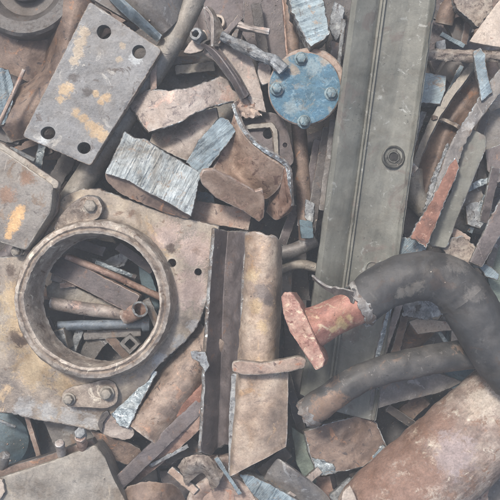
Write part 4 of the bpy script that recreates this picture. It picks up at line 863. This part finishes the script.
# ragged plates
tag(slab('ragged_silver_plate', [(512, 58), (500, 70), (486, 88), (474, 108), (458, 132), (446, 156), (438, 178), (434, 196), (430, 206), (436, 206), (446, 190), (456, 168), (463, 146), (474, 126), (488, 108), (500, 92), (512, 82)], 34, 6, M['plate2'], M['cut'], jag=.9, relief=.8, grid=2, tilt=(.05, .05), bev=1.6),
    'long ragged silver-tan plate curving down from the right edge', 'plate offcut')
tag(slab('saw_tooth_strip', [(448, 144), (453, 148), (440, 178), (430, 206), (424, 210), (432, 180)], 28, 5, M['cutd'], M['cut'], jag=1.6, grid=1.8, ridges=(30, 1.4, 1.6)), 'toothed dark silver strip left of the orange-red plate', 'strip')
tag(slab('orange_red_plate', [(456, 158), (458, 168), (452, 184), (447, 196), (441, 212), (432, 232), (426, 247), (411, 237), (416, 226), (428, 208), (438, 188), (448, 168)], 38, 6, M['red'], M['cut'], jag=1.2, bev=1.4, relief=1.2, grid=2, tilt=(.05, .08)), 'orange-red rusty ragged plate pointing down to the thick bent pipe', 'plate offcut')
tag(slab('grey_long_plate', [(464, 134), (472, 129), (486, 137), (485, 149), (470, 186), (457, 218), (446, 248), (428, 244), (440, 214), (452, 192), (459, 166)], 22, 5, M['green'], M['cut'], jag=.45, rad=2, bev=1.5, tilt=(.12, -.02), grid=2.4), 'long grey-green plate with rounded top corner and bright right edge', 'steel plate')
tag(sheet('pale_curved_band', [[(482, 100, 16), (490, 90, 22), (514, 72, 24)], [(488, 108, 18), (494, 98, 26), (514, 84, 28)], [(492, 112, 10), (500, 108, 16), (514, 102, 18)]], 5, M['palet'], M['tanedge'], n=(14, 20)), 'pale tan curved band at the right edge below the ragged silver plate', 'band')
tag(lathe('round_cap', (512, 134, -4), [(36, -20), (36, -2), (33, 3), (20, 6), (.6, 7)], M['plate2'], n=60, noise_a=.6), 'grey-brown round cap at the right edge below the pale curved band', 'cap')
tag(slab('grey_side_plate', [(480, 158), (514, 138), (514, 190), (496, 186), (478, 180)], -8, 8, M['plate2'], M['cutd'], jag=.6, tilt=(.1, 0)), 'grey-brown plate at the right edge below the round cap', 'steel plate')
tag(slab('light_splinter', [(464, 188), (480, 180), (514, 172), (514, 176), (484, 184), (468, 192)], 4, 4, M['cut'], jag=.6, grid=2), 'thin bright splinter lying level near the right edge', 'splinter')
tag(tube('dull_bent_pipe', [(412, 170, -20), (414, 192, -18), (424, 208, -18), (440, 217, -20), (462, 221, -24), (494, 226, -28)], 10.5, M['box'], n=32), 'dull tan bent tube behind the orange-red plate', 'tube')
tag(slab('grey_lug', [(462, 182), (474, 176), (484, 196), (480, 208), (468, 212), (458, 206)], -4, 12, M['plate2'], M['cut'], jag=1, relief=2, grid=2.2), 'grey broken lug above the dull tan bent tube', 'lug')
tag(slab('purple_plate', [(506, 190), (500, 202), (490, 220), (478, 246), (470, 262), (482, 266), (492, 248), (514, 212)], 26, 6, M['purple'], M['cut'], jag=.9, bev=1.5, grid=2.2, tilt=(.08, 0)), 'purple-brown plate with a bright edge sloping at the right edge', 'plate offcut')
tag(slab('crusty_ledge', [(440, 243), (448, 240), (462, 236), (478, 250), (483, 262), (480, 268), (462, 262), (446, 254)], 14, 14, M['tanedge'], M['cut'], jag=1.6, relief=2.6, grid=2), 'crusty tan ledge with silvery rim just above the thick bent pipe', 'ledge')
tag(slab('brown_shard', [(452, 228), (462, 232), (470, 238), (466, 248), (454, 244)], 8, 8, M['brownp'], jag=.8, grid=2), 'brown shard behind the crusty tan ledge', 'shard')
tag(slab('blue_sliver', [(476, 262), (488, 266), (499, 274), (498, 280), (486, 276)], 10, 8, M['sawnc'], M['cut'], jag=.9, grid=2), 'blue-green sliver at the right edge above the thick bent pipe', 'sliver')
tag(slab('silver_scrap', [(396, 240), (410, 238), (424, 246), (420, 258), (398, 262)], 18, 14, M['sawnc'], M['cut'], jag=1.4, relief=3, grid=2), 'bluish silver scrap between the channel edge and the thick bent pipe', 'scrap lump')
tag(slab('grey_point', [(410, 160), (418, 168), (412, 176), (408, 172)], 24, 6, M['plate2'], jag=.5, grid=2), 'tiny grey pointed tab poking out at the channel edge by the threaded hole', 'tab')
tag(slab('dark_slab', [(470, 200), (514, 196), (514, 330), (484, 300), (474, 270)], -50, 12, M['darker'], jag=.8, relief=2), 'blackened slab deep at the right edge beside the purple-brown plate', 'steel slab')
tag(slab('green_sheet', [(484, 262), (514, 220), (514, 330), (494, 300)], -18, 8, mg, jag=.6), 'dark green sheet at the right edge under the purple-brown plate', 'metal sheet')
tag(slab('dark_slab', [(404, 180), (470, 150), (480, 230), (440, 260), (400, 250)], -60, 12, M['dark'], jag=.8, relief=2), 'dark slab deep behind the orange-red plate and the bent tube', 'steel slab')
tag(slab('corner_scrap', [(478, 490), (492, 474), (514, 456), (514, 514), (476, 514)], -24, 12, M['plate2'], M['cutd'], jag=1, relief=1.6), 'grey scrap in the bottom right corner beyond the huge mottled pipe', 'scrap piece')
tag(slab('corner_scrap', [(462, 500), (478, 484), (490, 488), (484, 512), (460, 514)], 0, 12, M['brownp'], M['cutd'], jag=1, relief=1.6, grid=2.2), 'brown-grey scrap at the bottom edge against the huge mottled pipe', 'scrap piece')

tag(slab('thick_plate', [(486, 150), (502, 144), (514, 148), (514, 176), (498, 182), (488, 170)], 8, 12, M['purple'], M['cut'], jag=.4, tilt=(.1, .1), grid=2.4), 'purple-grey thick plate lying over the grey-brown plate at the right edge', 'steel plate')
tag(slab('thick_plate', [(466, 206), (484, 200), (492, 212), (480, 228), (468, 224)], 0, 10, M['cutd'], M['cut'], jag=.6, tilt=(-.1, .1), grid=2.2), 'small light grey thick plate left of the purple-brown plate', 'steel plate')
tag(slab('thick_plate', [(446, 22), (462, 16), (470, 36), (456, 44)], -14, 12, M['dark'], M['cut'], jag=.5, grid=2.4), 'dark thick plate under the crusty piece at the top edge', 'steel plate')
tag(slab('thick_plate', [(428, 76), (448, 104), (436, 126), (418, 118)], -30, 12, M['plate2'], M['cut'], jag=.5, grid=2.4), 'grey thick plate below the pale blue block', 'steel plate')
tag(slab('thick_plate', [(402, 196), (414, 206), (424, 236), (408, 240), (400, 226)], -30, 10, M['purple'], M['cut'], jag=.5, grid=2.4), 'purple-grey thick plate between the channel edge and the bent tan tube', 'steel plate')

# ============================================================ thin slivers, bars and crumbs wedged into the gaps
for nm, a, b, w, t_, mk, ek, lab, cat in [
    ('sliver', (424, 112, -14), (408, 158, -16), 5, 6, 'cutd', 'cut', 'thin pale sliver in the gap between the channel and the brown trough', 'sliver'),
    ('sliver', (462, 66, -10), (446, 98, -14), 4, 6, 'sawnc', 'cut', 'thin blue-grey sliver under the upper end of the brown trough', 'sliver'),
    ('narrow_bar', (486, 112, 10), (474, 160, 0), 7, 8, 'dark', 'cutd', 'dark narrow bar between the grey-green plate and the round cap', 'bar'),
    ('sliver', (486, 196, 4), (470, 232, -6), 3.4, 6, 'cut', None, 'bright thin sliver standing above the crusty tan ledge', 'sliver'),
    ('narrow_bar', (496, 168, 12), (484, 222, 2), 8, 8, 'purple', 'cut', 'purple-grey narrow bar parallel to the purple-brown plate at the right edge', 'bar'),
    ('narrow_bar', (500, 232, 0), (486, 276, -8), 6, 8, 'plate2', 'cut', 'grey narrow bar below the purple-brown plate at the right edge', 'bar'),
    ('sliver', (430, 214, 24), (424, 250, 18), 3, 5, 'cut', None, 'bright thin sliver along the foot of the orange-red plate', 'sliver'),
    ('narrow_bar', (418, 6, -20), (472, 30, -24), 8, 8, 'dark', 'cutd', 'dark narrow bar crossing below the crusty piece at the top edge', 'bar'),
    ('sliver', (442, 34, -8), (464, 46, -12), 3.6, 5, 'sawnc', None, 'thin blue-grey sliver just above the level crusty rod', 'sliver'),
    ('narrow_bar', (470, 12, -8), (464, 44, -14), 6, 6, 'brown', 'cutd', 'brown narrow bar beside the left edge of the pale tan sheet', 'bar'),
    ('narrow_bar', (458, 300, -10), (424, 350, -24), 7, 8, 'plate2', 'cut', 'grey narrow bar behind the tan folded corner bracket', 'bar'),
    ('sliver', (428, 316, 4), (450, 348, -4), 3, 6, 'cut', None, 'bright thin sliver right of the tan folded corner bracket', 'sliver'),
    ('narrow_bar', (388, 408, -14), (424, 432, -26), 7, 8, 'dark', 'cutd', 'dark narrow bar crossing the dark gap left of the huge mottled pipe', 'bar'),
    ('sliver', (384, 446, 0), (352, 482, -6), 3, 6, 'sawnc', 'cut', 'blue-grey sliver between the brown rusty plate and the huge mottled pipe', 'sliver'),
    ('narrow_bar', (288, 246, -26), (286, 306, -30), 9, 8, 'plate2', 'cutd', 'grey narrow bar standing behind the two pale rods', 'bar'),
    ('narrow_bar', (296, 206, -20), (282, 244, -26), 8, 8, 'purple', 'cutd', 'purple-grey narrow bar above the two pale rods', 'bar'),
    ('narrow_bar', (324, 52, -20), (340, 118, -24), 8, 8, 'dark', 'cutd', 'dark narrow bar between the blue flange and the channel', 'bar'),
    ('sliver', (344, 20, 10), (338, 70, 2), 3, 6, 'cutd', 'cut', 'thin grey sliver close to the left side of the channel top', 'sliver'),
    ('narrow_bar', (256, 4, -34), (264, 58, -38), 9, 6, 'dark', None, 'dark narrow bar resting on the smooth box face at top centre', 'bar'),
    ('narrow_bar', (286, 374, -24), (302, 432, -30), 8, 8, 'dark', 'cutd', 'dark narrow bar between the tan post and the channel foot', 'bar'),
    ('sliver', (150, 466, 4), (188, 446, 2), 3, 5, 'cutd', 'cut', 'thin pale sliver lying under the orange-brown bar', 'sliver'),
    ('narrow_bar', (196, 492, 2), (170, 470, -4), 7, 8, 'brownp', 'cut', 'tan narrow bar between the jagged brown shell and the tan disc', 'bar'),
    ('sliver', (216, 458, 16), (240, 494, 12), 3.4, 6, 'sawnc', 'cut', 'blue-grey sliver leaning below the foot of the tan post', 'sliver'),
    ('narrow_bar', (290, 496, 16), (320, 470, 4), 7, 8, 'pink', 'cut', 'pink-grey narrow bar across the grey curved plate', 'bar'),
    ('sliver', (10, 148, -4), (34, 160, -10), 3, 5, 'cutd', 'cut', 'thin pale sliver between the cast cover and the four-hole plate', 'sliver'),
    ('narrow_bar', (176, 70, -10), (214, 66, -12), 8, 7, 'box', 'cutd', 'dull tan narrow bar lying across the dished cover above the pink plate', 'bar'),
    ('narrow_bar', (60, 286, -20), (98, 280, -24), 5, 5, 'brownp', 'cutd', 'short tan narrow bar beneath the flat bar in the round opening', 'bar'),
    ('narrow_bar', (80, 330, -24), (70, 356, -30), 7, 6, 'cutd', 'cut', 'light grey narrow bar beside the curved strap in the round opening', 'bar'),
    ('narrow_bar', (146, 300, -14), (158, 326, -20), 7, 6, 'plate2', 'cutd', 'grey narrow bar at the right side of the round opening', 'bar'),
    ('sliver', (96, 262, -18), (132, 276, -22), 3, 5, 'cut', None, 'bright thin sliver beside the thin pink rod in the round opening', 'sliver'),
    ('narrow_bar', (108, 336, -28), (128, 358, -34), 8, 6, 'brown', 'cutd', 'brown narrow bar between the curved strap and the square nut', 'bar'),
    ('narrow_bar', (52, 276, -22), (76, 284, -24), 8, 6, 'pink', 'cutd', 'pink-grey narrow bar at the left side of the round opening', 'bar'),
    ('narrow_bar', (84, 336, -26), (140, 332, -30), 7, 6, 'plate2', 'cutd', 'grey narrow bar just below the blue-grey bolt', 'bar'),
    ('narrow_bar', (118, 246, -28), (152, 270, -34), 8, 6, 'purple', 'cutd', 'purple-grey narrow bar at the upper right of the round opening', 'bar')]:
    tag(bar(nm, a, b, w, t_, M[mk], M[ek] if ek else None, jag=.5, grid=2.4, relief=.3), lab, cat)

# ============================================================ buried scrap seen only as dark shapes in the gaps
KEEP = {
    5: 'purple-grey pipe stub deep between the cast cover and the round housing',
    6: 'rusty brown flat offcut deep between the round housing and the tapered bar',
    13: 'purple-grey pipe stub deep between the thin tan rod and the rusty sheet',
    14: 'rusty brown flat offcut deep between the four-hole plate and the bright flake',
    15: 'rusty brown pipe stub deep between the long diagonal pipe and the cast cover',
    16: 'blackened flat offcut deep between the round housing and the diagonal flat bar',
    19: 'dark brown pipe stub deep between the round housing and the teal drum',
    22: 'rusty brown flat offcut deep between the four-hole plate and the drum segment',
    23: 'rusty brown pipe stub deep between the four-hole plate and the drum segment',
    25: 'blackened pipe stub deep between the four-hole plate and the long diagonal pipe',
    26: 'dark brown flat offcut deep between the round housing and the thin pink rod',
    34: 'dark brown flat offcut deep between the four-hole plate and the drum segment',
    36: 'purple-grey flat offcut deep between the dished cover and the striated block',
    38: 'rusty brown flat offcut deep between the round housing and the greenish strip',
    39: 'rusty brown pipe stub deep between the diagonal flat bar and the thin pink rod',
    42: 'dark brown flat offcut deep between the thick tan-brown bar and the box casting',
    44: 'purple-grey flat offcut deep between the long diagonal pipe and the pink lever bracket',
    45: 'purple-grey pipe stub deep between the pink lever bracket and the long diagonal pipe',
    47: 'rusty brown pipe stub deep between the striated block and the grey-pink plate',
    48: 'blackened flat offcut deep between the rusty beam stub and the striated block',
    53: 'purple-grey pipe stub deep between the orange-brown bar and the angle iron',
    54: 'rusty brown flat offcut deep between the crumpled strip and the tan disc',
    56: 'blackened flat offcut deep between the pink lever bracket and the pink tab',
    57: 'blackened pipe stub deep between the two-hole lug and the pink lever bracket',
    60: 'purple-grey flat offcut deep between the pink-brown cross bar and the angle iron',
    63: 'rusty brown pipe stub deep between the tan post and the channel foot',
    64: 'blackened flat offcut deep between the dark stub and the tan post',
    65: 'blackened pipe stub deep between the tan post and the silver-edged plate',
    67: 'dark brown pipe stub deep between the pale cut block and the upright brown pipe',
    69: 'purple-grey pipe stub deep between the upright brown pipe and the narrow strips',
    70: 'rusty brown flat offcut deep between the rusty beam stub and the upright brown pipe',
    71: 'rusty brown pipe stub deep between the long channel and the narrow strips',
    72: 'blackened flat offcut deep between the long channel and the pale rods',
    73: 'blackened pipe stub deep between the tan post and the pink-red flange',
    75: 'dark brown pipe stub deep between the sage green strip and the dark stub',
    87: 'rusty brown pipe stub deep between the rusty chip and the dark chip',
    99: 'dark brown pipe stub deep between the crusty piece and the dark block',
    100: 'purple-grey flat offcut deep between the pale blue block and the level crusty rod',
    102: 'rusty brown flat offcut deep between the long channel and the brown trough',
    107: 'dark brown pipe stub deep between the huge mottled pipe and the grey flat bar end',
    110: 'rusty brown flat offcut deep between the crusty piece and the brown curved tube',
    111: 'rusty brown pipe stub deep between the ragged silver plate and the blue-grey strut',
    114: 'dark brown flat offcut deep between the round cap and the broken grey lug',
}
rr = random.Random(11)
protos = []
for mk in ('darker', 'dark', 'purple', 'brown'):
    protos.append(bar('buried_offcut', (215, 250, -100), (285, 252, -96), 26, 8, M[mk], jag=1.2))
    protos.append(tube('buried_pipe', [(210, 250, -100), (250, 252, -98), (292, 250, -100)], 9, M[mk], n=20))
for i, (x, y) in enumerate([(x, y) for x in range(10, 500, 48) for y in range(10, 500, 48)]):
    at = P(x + rr.uniform(-16, 16), y + rr.uniform(-16, 16), rr.uniform(-112, -88)) * K
    rot = (rr.uniform(-.15, .15), rr.uniform(-.15, .15), rr.uniform(0, 3.14))
    if i not in KEEP: continue
    o = protos[i % 8].copy(); COL.objects.link(o); o.location = at; o.rotation_euler = rot
    pipe = i % 2 == 1
    tag(o, KEEP[i], 'pipe stub' if pipe else 'offcut', 'buried pipe stubs' if pipe else 'buried flat offcuts')
for o in protos: bpy.data.objects.remove(o)

# crumbs of rust and scale fallen between the pieces, nobody could count them
def flakes():
    bpy.context.view_layer.update(); dg = bpy.context.evaluated_depsgraph_get()
    r = random.Random(3); V = []; F = []; fm = []
    for _ in range(26000):
        x, y = r.uniform(-8, 508), r.uniform(-8, 508)
        if noise.noise(Vector((x / 22, y / 22, 1))) < -.05: continue
        p = P(x, y, 0); d = (p - Vector((0, 0, H))).normalized()
        ok, loc, n, _i, ob, _m = sc.ray_cast(dg, Vector((0, 0, H * K)), d)
        if not ok or n.z < .35: continue
        z = loc.z / K
        if r.random() > (.5 if z < -34 else .06 if z < 0 else .006): continue
        k = len(V); s_ = r.choice((.5, .6, .7, .9, 1.2)) * r.uniform(.7, 1.2)
        u = n.orthogonal().normalized(); v = n.cross(u); a0 = r.uniform(0, 6.28); asp = r.uniform(.35, 1)
        for lay in (0, 1):
            for q_ in range(5):
                a = a0 + q_ * 1.257 + r.uniform(-.3, .3)
                V.append(Vector(loc) / K + (u * math.cos(a) + v * math.sin(a) * asp) * s_ * (1 - .25 * lay) + n * (-.2 + lay * s_ * r.uniform(.4, .9)))
        F += [(k, k + 1, k + 2, k + 3, k + 4)[::-1], (k + 5, k + 6, k + 7, k + 8, k + 9)] + [(k + q_, k + (q_ + 1) % 5, k + 5 + (q_ + 1) % 5, k + 5 + q_) for q_ in range(5)]
        fm += [r.choice((0, 0, 1, 2, 2, 3))] * 7
    o = make('rust_crumbs', V, F, [M['brown'], M['dark'], M['brown'], M['tanedge']], fm, 20); o['kind'] = 'stuff'
    print('FLAKES', len(fm) // 7)
flakes()
# thin haze added over the heap, a milky veil lifting every dark gap
import bmesh
bm = bmesh.new(); bmesh.ops.create_cube(bm, size=1.0)
me = bpy.data.meshes.new('haze'); bm.to_mesh(me); bm.free()
hz_ = bpy.data.objects.new('haze', me); COL.objects.link(hz_); hz_['kind'] = 'stuff'
hz_.scale = (8, 8, 3.6); hz_.location = (0, 0, .45)
mh = bpy.data.materials.new('haze'); mh.use_nodes = True; N = mh.node_tree.nodes; N.remove(N['Principled BSDF'])
pv = N.new('ShaderNodeVolumePrincipled'); pv.inputs['Color'].default_value = (.88, .95, 1, 1); pv.inputs['Density'].default_value = .042
mh.node_tree.links.new(pv.outputs[0], N['Material Output'].inputs['Volume']); me.materials.append(mh)
